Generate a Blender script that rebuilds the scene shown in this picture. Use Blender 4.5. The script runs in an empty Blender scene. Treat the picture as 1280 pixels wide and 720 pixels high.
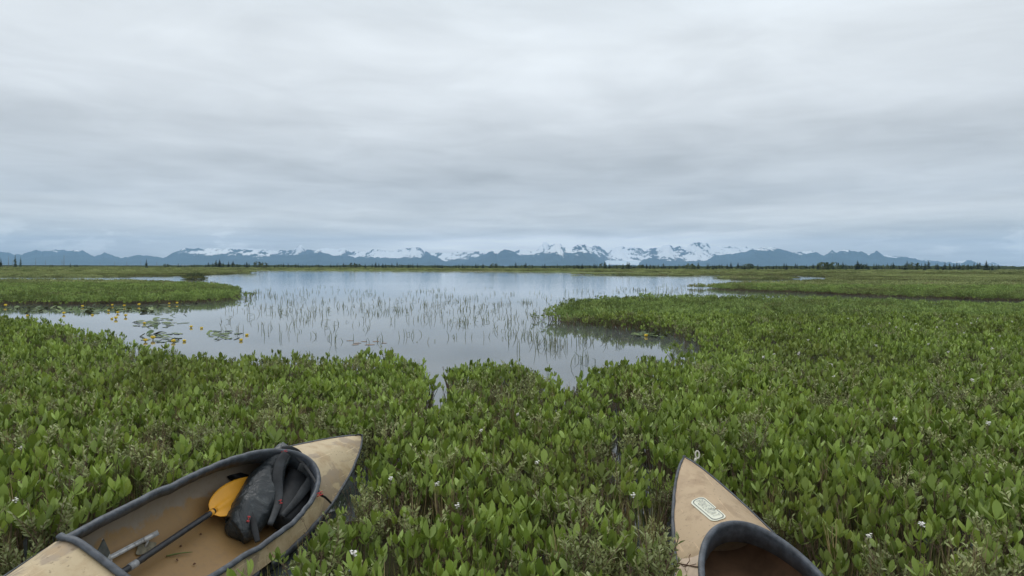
import bpy, math, random
import numpy as np
from mathutils import Matrix, Vector
random.seed(7); rng = np.random.default_rng(11)
sc = bpy.context.scene
R = math.radians
EYE, F, ROLL, HY = 1.45, 850.0, .003, 333.0

# ---------------------------------------------------------------- camera
cam = bpy.data.cameras.new('camera'); camo = bpy.data.objects.new('camera', cam)
sc.collection.objects.link(camo); sc.camera = camo
cam.sensor_width = 36; cam.lens = F/1280*36
cam.shift_y = -(360-HY)/1280
cam.clip_start = .05; cam.clip_end = 60000
camo.matrix_world = Matrix(((1, -ROLL, 0, 0), (0, 0, -1, 0), (ROLL, 1, 0, EYE), (0, 0, 0, 1)))

# ---------------------------------------------------------------- world, sun, exposure
def nd(nt, typ, **kw):
    n = nt.nodes.new(typ)
    for k, v in kw.items():
        if k == 'ins':
            for a, b in v.items():
                if hasattr(b, 'node'): nt.links.new(b, n.inputs[a])
                else: n.inputs[a].default_value = b
        else: setattr(n, k, v)
    return n
def math_(nt, op, a, b=None, c=None, clamp=False):
    ins = {0: a}
    if b is not None: ins[1] = b
    if c is not None: ins[2] = c
    return nd(nt, 'ShaderNodeMath', operation=op, use_clamp=clamp, ins=ins).outputs[0]
def maprange(nt, v, a, b, c=0., d=1., smooth=True):
    n = nd(nt, 'ShaderNodeMapRange', ins={0: v, 1: a, 2: b, 3: c, 4: d})
    n.interpolation_type = 'SMOOTHSTEP' if smooth else 'LINEAR'
    return n.outputs[0]
def mixc(nt, f, a, b, blend='MIX'):
    n = nd(nt, 'ShaderNodeMix', data_type='RGBA', blend_type=blend)
    for k, v in ((0, f), (6, a), (7, b)):
        if hasattr(v, 'node'): nt.links.new(v, n.inputs[k])
        else: n.inputs[k].default_value = (*v, 1) if (k > 0 and len(v) == 3) else v
    return n.outputs[2]
def noise(nt, vec, scale, detail=3., rough=.55, dist=0.):
    return nd(nt, 'ShaderNodeTexNoise', ins={'Vector': vec, 'Scale': scale, 'Detail': detail, 'Roughness': rough, 'Distortion': dist}).outputs[0]

SUN_EL, SUN_AZ = R(55), R(-20)      # azimuth from +Y towards +X
world = bpy.data.worlds.new('World'); sc.world = world; world.use_nodes = True
nt = world.node_tree; nt.nodes.clear()
tc = nd(nt, 'ShaderNodeTexCoord').outputs['Generated']
sep = nd(nt, 'ShaderNodeSeparateXYZ', ins={0: tc})
dx, dy, dz = sep.outputs
zc = math_(nt, 'MAXIMUM', dz, 0.0)
inv = math_(nt, 'DIVIDE', 1.0, math_(nt, 'ADD', zc, .05))
px = math_(nt, 'MULTIPLY', dx, inv); py = math_(nt, 'MULTIPLY', dy, inv)
pl = nd(nt, 'ShaderNodeCombineXYZ', ins={0: math_(nt, 'MULTIPLY', px, 1.0), 1: py, 2: 0.}).outputs[0]
n_big = noise(nt, pl, .42, 4., .5, .5)
n_mid = noise(nt, pl, 1.5, 7., .55, .7)
# direction space streaks, flattened in elevation
dv = nd(nt, 'ShaderNodeCombineXYZ', ins={0: math_(nt, 'MULTIPLY', dx, 1.0), 1: math_(nt, 'MULTIPLY', dy, .6), 2: math_(nt, 'MULTIPLY', dz, 9.)}).outputs[0]
n_str = noise(nt, dv, 3.2, 6., .55, .3)
dv2 = nd(nt, 'ShaderNodeCombineXYZ', ins={0: dx, 1: dy, 2: math_(nt, 'MULTIPLY', dz, 3.2)}).outputs[0]
n_puf = noise(nt, dv2, 14., 7., .6, .2)
el = math_(nt, 'ADD', dz, math_(nt, 'MULTIPLY', math_(nt, 'SUBTRACT', n_str, .5), .05))
ramp = nd(nt, 'ShaderNodeValToRGB', ins={0: el})
cr = ramp.color_ramp
stops = [(0.0, (.68, .68, .67)), (.03, (.86, .86, .84)), (.062, (.78, .79, .79)), (.10, (.64, .67, .70)), (.15, (.67, .705, .735)), (.22, (.77, .81, .84)), (.30, (.82, .865, .895)), (.42, (.76, .82, .86)), (1.0, (1.0, 1.02, 1.05))]
while len(cr.elements) < len(stops): cr.elements.new(.5)
for e, (p, c) in zip(cr.elements, stops): e.position = p; e.color = (*c, 1)
mod = math_(nt, 'ADD', math_(nt, 'MULTIPLY', math_(nt, 'SUBTRACT', n_big, .5), .85), math_(nt, 'MULTIPLY', math_(nt, 'SUBTRACT', n_mid, .5), .38))
mod = math_(nt, 'ADD', mod, math_(nt, 'MULTIPLY', math_(nt, 'SUBTRACT', n_str, .5), .16))
# a brighter break in the deck low over the middle of the range
az = math_(nt, 'ARCTAN2', dx, dy)
gx = math_(nt, 'SUBTRACT', 1.0, math_(nt, 'MINIMUM', math_(nt, 'ABSOLUTE', math_(nt, 'DIVIDE', math_(nt, 'SUBTRACT', az, .08), .34)), 1.0))
gz = math_(nt, 'SUBTRACT', 1.0, math_(nt, 'MINIMUM', math_(nt, 'ABSOLUTE', math_(nt, 'DIVIDE', math_(nt, 'SUBTRACT', el, .034), .016)), 1.0))
glow = math_(nt, 'MULTIPLY', math_(nt, 'MULTIPLY', maprange(nt, gx, 0., .6), maprange(nt, gz, 0., .8)), .50)
# low white puffs at both ends of the range
pz = maprange(nt, dz, .006, .022); pz2 = maprange(nt, dz, .065, .035)
pa = math_(nt, 'ADD', maprange(nt, az, -.22, -.42), maprange(nt, az, .42, .60), clamp=True)
puff = math_(nt, 'MULTIPLY', math_(nt, 'MULTIPLY', maprange(nt, n_puf, .50, .62), math_(nt, 'MULTIPLY', pz, pz2)), math_(nt, 'MULTIPLY', pa, .30))
ax_ = math_(nt, 'DIVIDE', math_(nt, 'ADD', az, .02), .30); ez_ = math_(nt, 'DIVIDE', math_(nt, 'SUBTRACT', el, .15), .055)
dk_ = math_(nt, 'EXPONENT', math_(nt, 'MULTIPLY', -1.0, math_(nt, 'ADD', math_(nt, 'MULTIPLY', ax_, ax_), math_(nt, 'MULTIPLY', ez_, ez_))))
mod = math_(nt, 'SUBTRACT', mod, math_(nt, 'MULTIPLY', dk_, .15))
fac = math_(nt, 'ADD', math_(nt, 'ADD', 1.0, mod), math_(nt, 'ADD', glow, puff))
cl = nd(nt, 'ShaderNodeVectorMath', operation='SCALE', ins={0: ramp.outputs[0], 'Scale': fac}).outputs[0]
sky = nd(nt, 'ShaderNodeTexSky', sky_type='NISHITA', sun_disc=False, sun_elevation=SUN_EL, sun_rotation=SUN_AZ, altitude=20)
bg1 = nd(nt, 'ShaderNodeBackground', ins={0: sky.outputs[0], 1: .06})
bg2 = nd(nt, 'ShaderNodeBackground', ins={0: cl, 1: 1.0})
mx = nd(nt, 'ShaderNodeMixShader', ins={0: .93, 1: bg1.outputs[0], 2: bg2.outputs[0]})
nd(nt, 'ShaderNodeOutputWorld', ins={0: mx.outputs[0]})
world.cycles.sampling_method = 'MANUAL'; world.cycles.sample_map_resolution = 512

sl = bpy.data.lights.new('sun', 'SUN'); sl.energy = .9; sl.angle = R(35); sl.color = (1, .97, .92)
slo = bpy.data.objects.new('sun', sl); sc.collection.objects.link(slo)
d = Vector((math.sin(SUN_AZ)*math.cos(SUN_EL), math.cos(SUN_AZ)*math.cos(SUN_EL), math.sin(SUN_EL)))
slo.rotation_euler = d.to_track_quat('Z', 'Y').to_euler()
vs = sc.view_settings; vs.view_transform = 'Standard'; vs.look = 'None'; vs.exposure = .10; vs.gamma = 1; vs.use_curve_mapping = False
sc.cycles.use_denoising = True; sc.cycles.max_bounces = 6; sc.cycles.diffuse_bounces = 3; sc.cycles.glossy_bounces = 3
sc.cycles.volume_bounces = 2; sc.cycles.transmission_bounces = 3; sc.cycles.sample_clamp_indirect = 4

# ---------------------------------------------------------------- helpers
def unp(px, py, z=0.):
    """pixel of the photograph + height above the water -> point on the ground plan"""
    u0, v0 = px-640, py-HY
    u = u0+v0*ROLL; v = v0-u0*ROLL
    Y = (EYE-z)*F/max(v, .8)
    return np.array([u/F*Y, Y, z])
def ray(px, py):
    u0, v0 = px-640, py-HY
    u = u0+v0*ROLL; v = v0-u0*ROLL
    return np.array([0, 0, EYE]), np.array([u/F, 1., -v/F])
def tag(o, label=None, cat=None, group=None, kind=None):
    if label: o['label'] = label
    if cat: o['category'] = cat
    if group: o['group'] = group
    if kind: o['kind'] = kind
    return o
def mesh_obj(name, V, Fc, mat=None, parent=None, smooth=True, link=True):
    me = bpy.data.meshes.new(name)
    V = np.asarray(V, dtype=np.float32).reshape(-1, 3)
    me.from_pydata(V.tolist() if len(V) < 300000 else V, [], [tuple(int(i) for i in f) for f in Fc])
    me.validate(verbose=False)
    if smooth: me.polygons.foreach_set('use_smooth', [True]*len(me.polygons))
    o = bpy.data.objects.new(name, me)
    if mat:
        for m in (mat if isinstance(mat, (list, tuple)) else [mat]): me.materials.append(m)
    if link: sc.collection.objects.link(o)
    if parent: o.parent = parent
    return o
class MB:
    def __init__(s): s.v = []; s.f = []; s.m = []; s.n = 0
    def add(s, V, Fc, mi=0):
        V = np.asarray(V, float).reshape(-1, 3)
        s.v.append(V); s.f += [tuple(i+s.n for i in f) for f in Fc]; s.m += [mi]*len(Fc); s.n += len(V)
    def build(s, name, mat, parent=None, smooth=True, link=True):
        o = mesh_obj(name, np.concatenate(s.v), s.f, mat, parent, smooth, link)
        if len(s.m) == len(o.data.polygons): o.data.polygons.foreach_set('material_index', s.m)
        return o
    def tube(s, P, r, k=6, mi=0, cap=True, flat=1., up=None):
        P = np.asarray(P, float); n = len(P); r = np.broadcast_to(np.asarray(r, float), (n,))
        T = np.gradient(P, axis=0); T /= np.linalg.norm(T, axis=1)[:, None]+1e-9
        ref = np.array([0, 0, 1.]) if up is None else np.asarray(up, float)
        if up is None and abs(T[0] @ ref) > .9: ref = np.array([1., 0, 0])
        V = []; 
        for i in range(n):
            a = np.cross(T[i], ref); a /= np.linalg.norm(a)+1e-9; b = np.cross(a, T[i])
            for j in range(k):
                t = 2*math.pi*j/k
                V.append(P[i]+r[i]*(a*math.cos(t)+b*math.sin(t)*flat))
        Fc = [(i*k+j, i*k+(j+1) % k, (i+1)*k+(j+1) % k, (i+1)*k+j) for i in range(n-1) for j in range(k)]
        if cap: Fc += [tuple(range(k))[::-1], tuple((n-1)*k+j for j in range(k))]
        s.add(V, Fc, mi)
    def box(s, c, ax, h, mi=0):
        c = np.asarray(c, float); ax = np.asarray(ax, float); V = []
        for i in (-1, 1):
            for j in (-1, 1):
                for k in (-1, 1): V.append(c+ax[0]*h[0]*i+ax[1]*h[1]*j+ax[2]*h[2]*k)
        s.add(V, [(0, 1, 3, 2), (4, 6, 7, 5), (0, 4, 5, 1), (2, 3, 7, 6), (0, 2, 6, 4), (1, 5, 7, 3)], mi)
    def leaf(s, p, d, n, L, W, fold=.3, curve=.15, mi=0, prof=((0, .12), (.25, .7), (.55, 1.), (.82, .68), (1, 0.)), simple=False):
        p = np.asarray(p, float); d = d/np.linalg.norm(d); sd = np.cross(d, n); sd /= np.linalg.norm(sd)+1e-9; n = np.cross(sd, d)
        if simple: prof = ((0, 0.), (.55, 1.), (1, 0.))
        V = []
        for t, w in prof:
            c = p+d*L*t-n*curve*L*t*t; hw = W*.5*w
            V += [c-sd*hw+n*fold*hw, c, c+sd*hw+n*fold*hw]
        Fc = []
        for i in range(len(prof)-1):
            a = i*3; Fc += [(a, a+1, a+4, a+3), (a+1, a+2, a+5, a+4)]
        s.add(V, Fc, mi)
def unit(v): v = np.asarray(v, float); return v/np.linalg.norm(v)

def _hash(ix, iy, seed):
    h = (ix*374761393+iy*668265263+seed*982451653) & 0xffffffff
    h = ((h ^ (h >> 13))*1274126177) & 0xffffffff
    return ((h ^ (h >> 16)) & 0xffff)/65535.
def vnoise(x, y, seed=0):
    x = np.asarray(x, float); y = np.asarray(y, float)
    ix = np.floor(x).astype(np.int64); iy = np.floor(y).astype(np.int64); fx = x-ix; fy = y-iy
    fx = fx*fx*(3-2*fx); fy = fy*fy*(3-2*fy)
    a = _hash(ix, iy, seed); b = _hash(ix+1, iy, seed); c = _hash(ix, iy+1, seed); d_ = _hash(ix+1, iy+1, seed)
    return (a*(1-fx)+b*fx)*(1-fy)+(c*(1-fx)+d_*fx)*fy
def fbm(x, y, seed=0, o=4, g=.5):
    s = 0; a = 1; t = 0
    for i in range(o): s = s+a*vnoise(x*2**i, y*2**i, seed+i*17); t += a; a *= g
    return s/t
def ridged(x, y, seed=0, o=4):
    s = 0; a = 1; t = 0
    for i in range(o): s = s+a*(1-abs(2*vnoise(x*2**i, y*2**i, seed+i*31)-1)); t += a; a *= .55
    return s/t

# ---------------------------------------------------------------- materials
def newmat(name):
    m = bpy.data.materials.new(name); m.use_nodes = True; m.node_tree.nodes.clear(); return m, m.node_tree
def out(nt, sh, disp=None):
    nd(nt, 'ShaderNodeOutputMaterial', ins={0: sh})
def principled(nt, col, rough=.6, spec=.5, **kw):
    ins = {'Base Color': col if hasattr(col, 'node') else (*col, 1), 'Roughness': rough, 'Specular IOR Level': spec}
    ins.update(kw)
    return nd(nt, 'ShaderNodeBsdfPrincipled', ins=ins).outputs[0]
def bump(nt, h, strength=.3, dist=.01):
    return nd(nt, 'ShaderNodeBump', ins={'Height': h, 'Strength': strength, 'Distance': dist}).outputs[0]
def leaf_mat(name, c1, c2, c3, trans=.22, rough=.48, patch=.35, pc=(.10, .085, .035)):
    """c1..c3 colour range by instance and by leaf; world-space patches towards pc"""
    m, nt = newmat(name)
    oi = nd(nt, 'ShaderNodeObjectInfo').outputs['Random']; ge = nd(nt, 'ShaderNodeNewGeometry')
    ri = ge.outputs['Random Per Island']
    col = mixc(nt, maprange(nt, oi, .2, .9), c1, c2)
    col = mixc(nt, maprange(nt, ri, .45, 1.), col, c3)
    pn = noise(nt, ge.outputs['Position'], .35, 3., .6); pf = noise(nt, ge.outputs['Position'], .035, 4., .6)
    col = mixc(nt, math_(nt, 'MULTIPLY', maprange(nt, pn, .50, .68), patch), col, pc)
    col = mixc(nt, math_(nt, 'MULTIPLY', maprange(nt, pf, .46, .62), patch*.9), col, (.075, .085, .028))
    sp = nd(nt, 'ShaderNodeHueSaturation', ins={'Hue': math_(nt, 'ADD', .474, math_(nt, 'MULTIPLY', ri, .03)), 'Saturation': 1.06, 'Value': math_(nt, 'ADD', .82, math_(nt, 'MULTIPLY', oi, .62)), 'Color': col}).outputs[0]
    p = principled(nt, sp, rough, .35)
    tr = nd(nt, 'ShaderNodeBsdfTranslucent', ins={0: sp}).outputs[0]
    out(nt, nd(nt, 'ShaderNodeMixShader', ins={0: trans, 1: p, 2: tr}).outputs[0]); return m
def plain(name, col, rough=.6, spec=.4, metal=0., vary=.15, scale=6., bmp=0.):
    m, nt = newmat(name)
    tcn = nd(nt, 'ShaderNodeTexCoord').outputs['Object']
    n = noise(nt, tcn, scale, 5., .6)
    c = mixc(nt, maprange(nt, n, .3, .7), tuple(x*(1-vary) for x in col), tuple(min(1, x*(1+vary)) for x in col))
    kw = {'Metallic': metal}
    if bmp: kw['Normal'] = bump(nt, n, bmp, .01)
    out(nt, principled(nt, c, rough, spec, **kw)); return m

M = {}
M['bean'] = leaf_mat('bean_leaf', (.115, .185, .036), (.175, .26, .055), (.33, .42, .13), .24, .40)
M['beanm'] = leaf_mat('bean_leaf_mid', (.16, .25, .07), (.215, .31, .095), (.29, .38, .15), .18, .6, .5, (.15, .13, .07))
M['gale'] = leaf_mat('gale_leaf', (.19, .235, .09), (.25, .29, .125), (.36, .39, .20), .2, .55, .2)
M['far'] = leaf_mat('meadow_leaf', (.21, .27, .105), (.25, .30, .125), (.29, .32, .15), .1, .8, .7, (.20, .18, .10))
M['stem'] = plain('stem', (.15, .115, .07), .7, .2)
M['petiole'] = plain('petiole', (.15, .18, .06), .6, .3)
M['twig'] = plain('twig', (.20, .135, .10), .85, .1)
M['sedge'] = leaf_mat('sedge', (.16, .19, .06), (.23, .20, .09), (.30, .24, .13), .2, .6, .1)
M['reed'] = leaf_mat('reed', (.19, .24, .12), (.26, .29, .17), (.36, .35, .24), .1, .6, .1)
M['pad'] = leaf_mat('lily_pad', (.06, .12, .04), (.12, .18, .06), (.22, .23, .09), .05, .5, .1)
M['paddry'] = plain('dry_pad', (.20, .13, .08), .6)
M['yellow'] = plain('yellow_petal', (.88, .62, .05), .45)
M['white'] = plain('white_petal', (.85, .83, .78), .6, .3, vary=.05)
M['pinkbud'] = plain('pink_bud', (.55, .35, .33), .6)
M['spruce'] = leaf_mat('spruce_needles', (.035, .058, .034), (.05, .075, .042), (.07, .095, .055), .05, .9, .1)
M['trunk'] = plain('trunk', (.10, .085, .07), .9, .1)
M['snag'] = plain('dead_wood', (.22, .20, .18), .9, .1)
M['scrub'] = leaf_mat('scrub', (.06, .085, .045), (.08, .11, .055), (.10, .125, .065), .05, .9, .1)

# water
m, nt = newmat('lake_water')
pos = nd(nt, 'ShaderNodeNewGeometry').outputs['Position']
sx = nd(nt, 'ShaderNodeSeparateXYZ', ins={0: pos})
wv = nd(nt, 'ShaderNodeCombineXYZ', ins={0: sx.outputs[0], 1: math_(nt, 'MULTIPLY', sx.outputs[1], 1.7), 2: 0.}).outputs[0]
w1 = noise(nt, wv, 5., 3., .5, .4); w2 = noise(nt, wv, .55, 3., .5)
big = noise(nt, pos, .02, 3., .5)
hh = math_(nt, 'ADD', math_(nt, 'MULTIPLY', w1, maprange(nt, sx.outputs[1], 15., 70., .0015, .008)), math_(nt, 'MULTIPLY', w2, maprange(nt, sx.outputs[1], 15., 60., .002, .02)))
hh = math_(nt, 'MULTIPLY', hh, maprange(nt, big, .35, .6, .4, 1.1))
bn = bump(nt, hh, 1., .35)
silt = mixc(nt, maprange(nt, noise(nt, pos, .7, 4., .6), .35, .7), (.085, .10, .105), (.11, .122, .12))
out(nt, principled(nt, silt, .04, .5, IOR=1.5, Normal=bn)); M['water'] = m

# peat ground
m, nt = newmat('peat_ground')
ge = nd(nt, 'ShaderNodeNewGeometry'); pos = ge.outputs['Position']
sx = nd(nt, 'ShaderNodeSeparateXYZ', ins={0: pos})
n1 = noise(nt, pos, 1.2, 6., .6); n2 = noise(nt, pos, .03, 5., .6)
near = mixc(nt, maprange(nt, n1, .35, .7), (.03, .026, .016), (.055, .052, .025))
sx2 = nd(nt, 'ShaderNodeCombineXYZ', ins={0: math_(nt, 'MULTIPLY', sx.outputs[0], .25), 1: sx.outputs[1], 2: 0.}).outputs[0]
n3 = noise(nt, sx2, .04, 5., .6)
far = mixc(nt, maprange(nt, n2, .4, .65), (.15, .20, .07), (.19, .21, .09))
far = mixc(nt, maprange(nt, n3, .52, .66), far, (.23, .21, .12))
c = mixc(nt, maprange(nt, sx.outputs[1], 30., 80.), near, far)
out(nt, principled(nt, c, .95, .1, Normal=bump(nt, n1, .6, .05))); M['peat'] = m

# mountains
def mount_mat(name, rock, snowc=(.92, .93, .94)):
    m, nt = newmat(name)
    pos = nd(nt, 'ShaderNodeNewGeometry').outputs['Position']
    at = nd(nt, 'ShaderNodeAttribute', attribute_name='snow').outputs['Fac']
    n = noise(nt, nd(nt, 'ShaderNodeMapping', ins={'Vector': pos, 'Scale': (1, .35, .8)}).outputs[0], .024, 6., .7, .6); n2 = noise(nt, pos, .0022, 3., .5)
    f = maprange(nt, math_(nt, 'ADD', at, math_(nt, 'MULTIPLY', math_(nt, 'SUBTRACT', n, .5), 1.5)), .48, .53)
    c = mixc(nt, maprange(nt, n2, .4, .6), rock, tuple(x*1.5 for x in rock))
    out(nt, principled(nt, mixc(nt, f, c, snowc), .95, .1)); return m
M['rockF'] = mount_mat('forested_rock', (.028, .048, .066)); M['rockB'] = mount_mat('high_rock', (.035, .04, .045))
m, nt = newmat('glacier_ice')
pos = nd(nt, 'ShaderNodeNewGeometry').outputs['Position']
out(nt, principled(nt, mixc(nt, maprange(nt, noise(nt, pos, .006, 5., .6), .35, .7), (.62, .72, .78), (.80, .84, .86)), .8, .2)); M['ice'] = m

# ---------------------------------------------------------------- the lay of land and water (plan, metres)
def P(pts): return np.array([unp(x, y, .30 if k == 'c' else 0.)[:2] for x, y, k in pts])
shore = [(-300, 380, 'w'), (0, 381, 'w'), (100, 381.5, 'w'), (200, 380.5, 'w'), (255, 379, 'w'), (288, 375, 'w'), (297, 366, 'w'), (294, 357, 'c'), (262, 353, 'c'), (200, 350, 'c'), (120, 348.3, 'c'), (20, 347.8, 'c'), (-100, 347.5, 'c'),
         (-100, 345.5, 'w'), (0, 345.8, 'w'), (100, 346.2, 'w'), (200, 345, 'w'), (260, 343.5, 'w'), (318, 341.3, 'w'), (300, 338.6, 'w'), (335, 338.0, 'w'), (450, 338.6, 'w'), (600, 339.4, 'w'), (700, 340.4, 'w'), (800, 342, 'w'), (870, 343.6, 'w'), (1000, 344.8, 'w'), (1045, 346.4, 'w'),
         (1040, 348.8, 'c'), (980, 350.5, 'c'), (905, 353, 'c'), (880, 356, 'c'), (876, 359.5, 'w'), (905, 362.5, 'w'), (960, 365, 'w'), (1040, 368.5, 'w'), (1120, 371.8, 'w'), (1200, 375, 'w'), (1300, 377.5, 'w'), (1700, 381, 'w'), (1700, 380, 'c'), (1250, 376.5, 'c'), (1120, 373, 'c'), (1040, 371.5, 'c'), (960, 371, 'c'), (900, 369.5, 'c'), (830, 369, 'c'), (760, 371, 'c'), (717, 376, 'c'), (699, 386, 'c'),
         (697, 401, 'w'), (712, 407, 'w'), (760, 412, 'w'), (820, 417, 'w'), (850, 423, 'w'), (870, 431, 'w'), (880, 439, 'w'), (872, 446, 'c'), (800, 447, 'c'), (760, 450, 'c'), (738, 456, 'c'), (725, 476, 'c'), (712, 484, 'c'), (698, 482, 'c'), (680, 464, 'c'), (650, 452, 'c'), (600, 453, 'c'), (566, 453, 'c'), (558, 468, 'c'), (550, 512, 'c'), (541, 512, 'c'), (537, 468, 'c'), (524, 450, 'c'), (470, 444, 'c'), (400, 444, 'c'), (320, 444, 'c'), (270, 445, 'c'), (235, 444, 'c'), (200, 434, 'c'), (170, 427, 'c'), (130, 418, 'c'), (80, 407, 'c'), (40, 399, 'c'), (0, 393, 'c'), (-300, 388, 'c')]
WATER = [P(shore), P([(1128, 350.3, 'c'), (1180, 350.0, 'c'), (1226, 350.6, 'c'), (1226, 352.2, 'w'), (1180, 352.8, 'w'), (1128, 352.4, 'w')]),
         P([(985, 347.6, 'c'), (1030, 347.3, 'c'), (1045, 349, 'w'), (985, 350, 'w')]),
         P([(780, 530, 'c'), (808, 535, 'c'), (806, 595, 'c'), (778, 585, 'c')]), P([(480, 520, 'c'), (497, 520, 'c'), (492, 548, 'c'), (478, 540, 'c')])]
ISLES = [P([(893, 347.6, 'w'), (930, 349.6, 'w'), (985, 349.2, 'w'), (985, 346.6, 'w'), (930, 346, 'w')]),
         P([(716, 343.2, 'w'), (800, 344.2, 'w'), (870, 344.8, 'w'), (860, 344.0, 'w'), (800, 343.4, 'w')]),
         P([(236, 348.9, 'w'), (252, 348.9, 'w'), (250, 347.6, 'w'), (238, 347.6, 'w')])]
def inside(X, Y, poly):
    r = np.zeros(X.shape, bool); n = len(poly)
    for i in range(n):
        x1, y1 = poly[i]; x2, y2 = poly[(i+1) % n]
        if y1 == y2: continue
        c = ((y1 > Y) != (y2 > Y)) & (X < (x2-x1)*(Y-y1)/(y2-y1)+x1); r ^= c
    return r
def edist(X, Y, polys):
    d = np.full(X.shape, 1e9)
    for poly in polys:
        for i in range(len(poly)):
            a = poly[i]; b = poly[(i+1) % len(poly)]-a
            t = np.clip(((X-a[0])*b[0]+(Y-a[1])*b[1])/(b@b+1e-9), 0, 1)
            d = np.minimum(d, np.hypot(X-a[0]-b[0]*t, Y-a[1]-b[1]*t))
    return d
def jig(X, Y):     # ragged shore: shift the query point by noise that grows with distance
    k = np.clip(Y*.024, .16, 1.4)
    return X+(fbm(X/k/2.5, Y/k/2.5, 5)-.5)*k*1.7, Y+(fbm(X/k/2.5, Y/k/2.5, 9)-.5)*k*1.3
def island(X, Y):
    r = np.zeros(X.shape, bool)
    for p in WATER: r |= inside(X, Y, p)
    r = ~r
    for p in ISLES: r |= inside(X, Y, p)
    return r

# water sheet and ground sheet
def grid_obj(name, xs, ys, zf, mat):
    X, Y = np.meshgrid(xs, ys); Z = zf(X, Y); n = len(xs)
    V = np.stack([X.ravel(), Y.ravel(), Z.ravel()], 1)
    Fc = [(j*n+i, j*n+i+1, (j+1)*n+i+1, (j+1)*n+i) for j in range(len(ys)-1) for i in range(n-1)]
    return mesh_obj(name, V, Fc, mat)
# polar fan ground: fine near, coarse far
ths = np.concatenate([[-math.pi*.99, -2.2, -1.6], np.linspace(-1.2, 1.2, 260), [1.6, 2.2, math.pi*.99]])
rs = np.concatenate([np.geomspace(.5, 500, 260), np.geomspace(520, 12000, 30)])
TH, RR = np.meshgrid(ths, rs); GX = np.sin(TH)*RR; GY = np.cos(TH)*RR
jx, jy = jig(GX, GY); L = island(jx, jy); D = edist(GX, GY, WATER+ISLES)
sd = np.where(L, D, -D)
topz = np.clip((GY-9)*.008-.06, -.06, .06)+np.clip((7.5-GY)*.05, 0, .085)*(GY > -5)-.07*(fbm(GX/.5, GY/.5, 61, 3) > .56)*(GY < 9)+np.clip((GY-40)*.004, 0, .15)
GZ = np.where(sd > 0, np.minimum(-.12+sd*.25/np.clip(GY*.05, 1, 8), topz), np.maximum(-.12+sd*.4, -.5))
GZ = np.where(RR > 700, .2, GZ)
n = len(ths); V = np.stack([GX.ravel(), GY.ravel(), GZ.ravel()], 1)
g = mesh_obj('marsh_ground', V, [(j*n+i, j*n+i+1, (j+1)*n+i+1, (j+1)*n+i) for j in range(len(rs)-1) for i in range(n-1)], M['peat'])
tag(g, 'flat boggy ground of the marsh running out to the far treeline', kind='structure')

# ---------------------------------------------------------------- mountains
YH = lambda x: HY+(x-640)*ROLL
def ridge(name, sky, Dm, depth, mat, amp, snowf, seed, label, step=.7):
    sk = np.array(sky, float)
    xs = np.arange(sk[0, 0], sk[-1, 0], step)
    top = np.interp(xs, sk[:, 0], sk[:, 1])+(fbm(xs/4., xs*0, seed, 4)-.5)*2.6
    H = np.maximum((YH(xs)-top)/F*Dm, 2.)
    vb = np.array([-.5, -.25, -.1]); vf = np.linspace(0, 1, 46)
    vv = np.concatenate([vb, vf]); XX, VV = np.meshgrid(xs, vv); HH = np.broadcast_to(H, XX.shape)
    Yw = Dm-VV*depth; Xw = (XX-640)/F*Dm*(Yw/Dm)
    sc_ = F/Dm
    wob = (fbm(Xw/(Dm*.05), Yw/(Dm*.12), seed+3, 3)-.5)*Dm*.03
    rg = .6*ridged((Xw+wob)/(Dm*.022), Yw/(Dm*.075), seed+5, 5)+.4*ridged((Xw+wob*2)/(Dm*.009), Yw/(Dm*.02), seed+50, 4)
    rg = (rg-rg.mean())/rg.std()
    fall = np.where(VV < 0, 1-np.abs(VV)*1.6, 1-.97*np.abs(VV)**.85)
    Z = HH*fall
    shp = np.clip(np.abs(VV)*6, 0, 1)*(1-np.clip(VV, 0, 1)**2)
    Z = Z-(rg*.16+.2)*amp*HH*shp
    pyx = YH(XX)-Z/Yw*F        # height read as a row, only to place the snow line by altitude
    snow = snowf(XX, pyx, rg, VV, Xw, Yw)
    V = np.stack([Xw.ravel(), Yw.ravel(), Z.ravel()], 1); nx = len(xs)
    o = mesh_obj(name, V, [(j*nx+i, j*nx+i+1, (j+1)*nx+i+1, (j+1)*nx+i) for j in range(len(vv)-1) for i in range(nx-1)], mat)
    a = o.data.attributes.new('snow', 'FLOAT', 'POINT'); a.data.foreach_set('value', snow.ravel().astype(np.float32))
    tag(o, label, kind='structure'); return o
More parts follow.
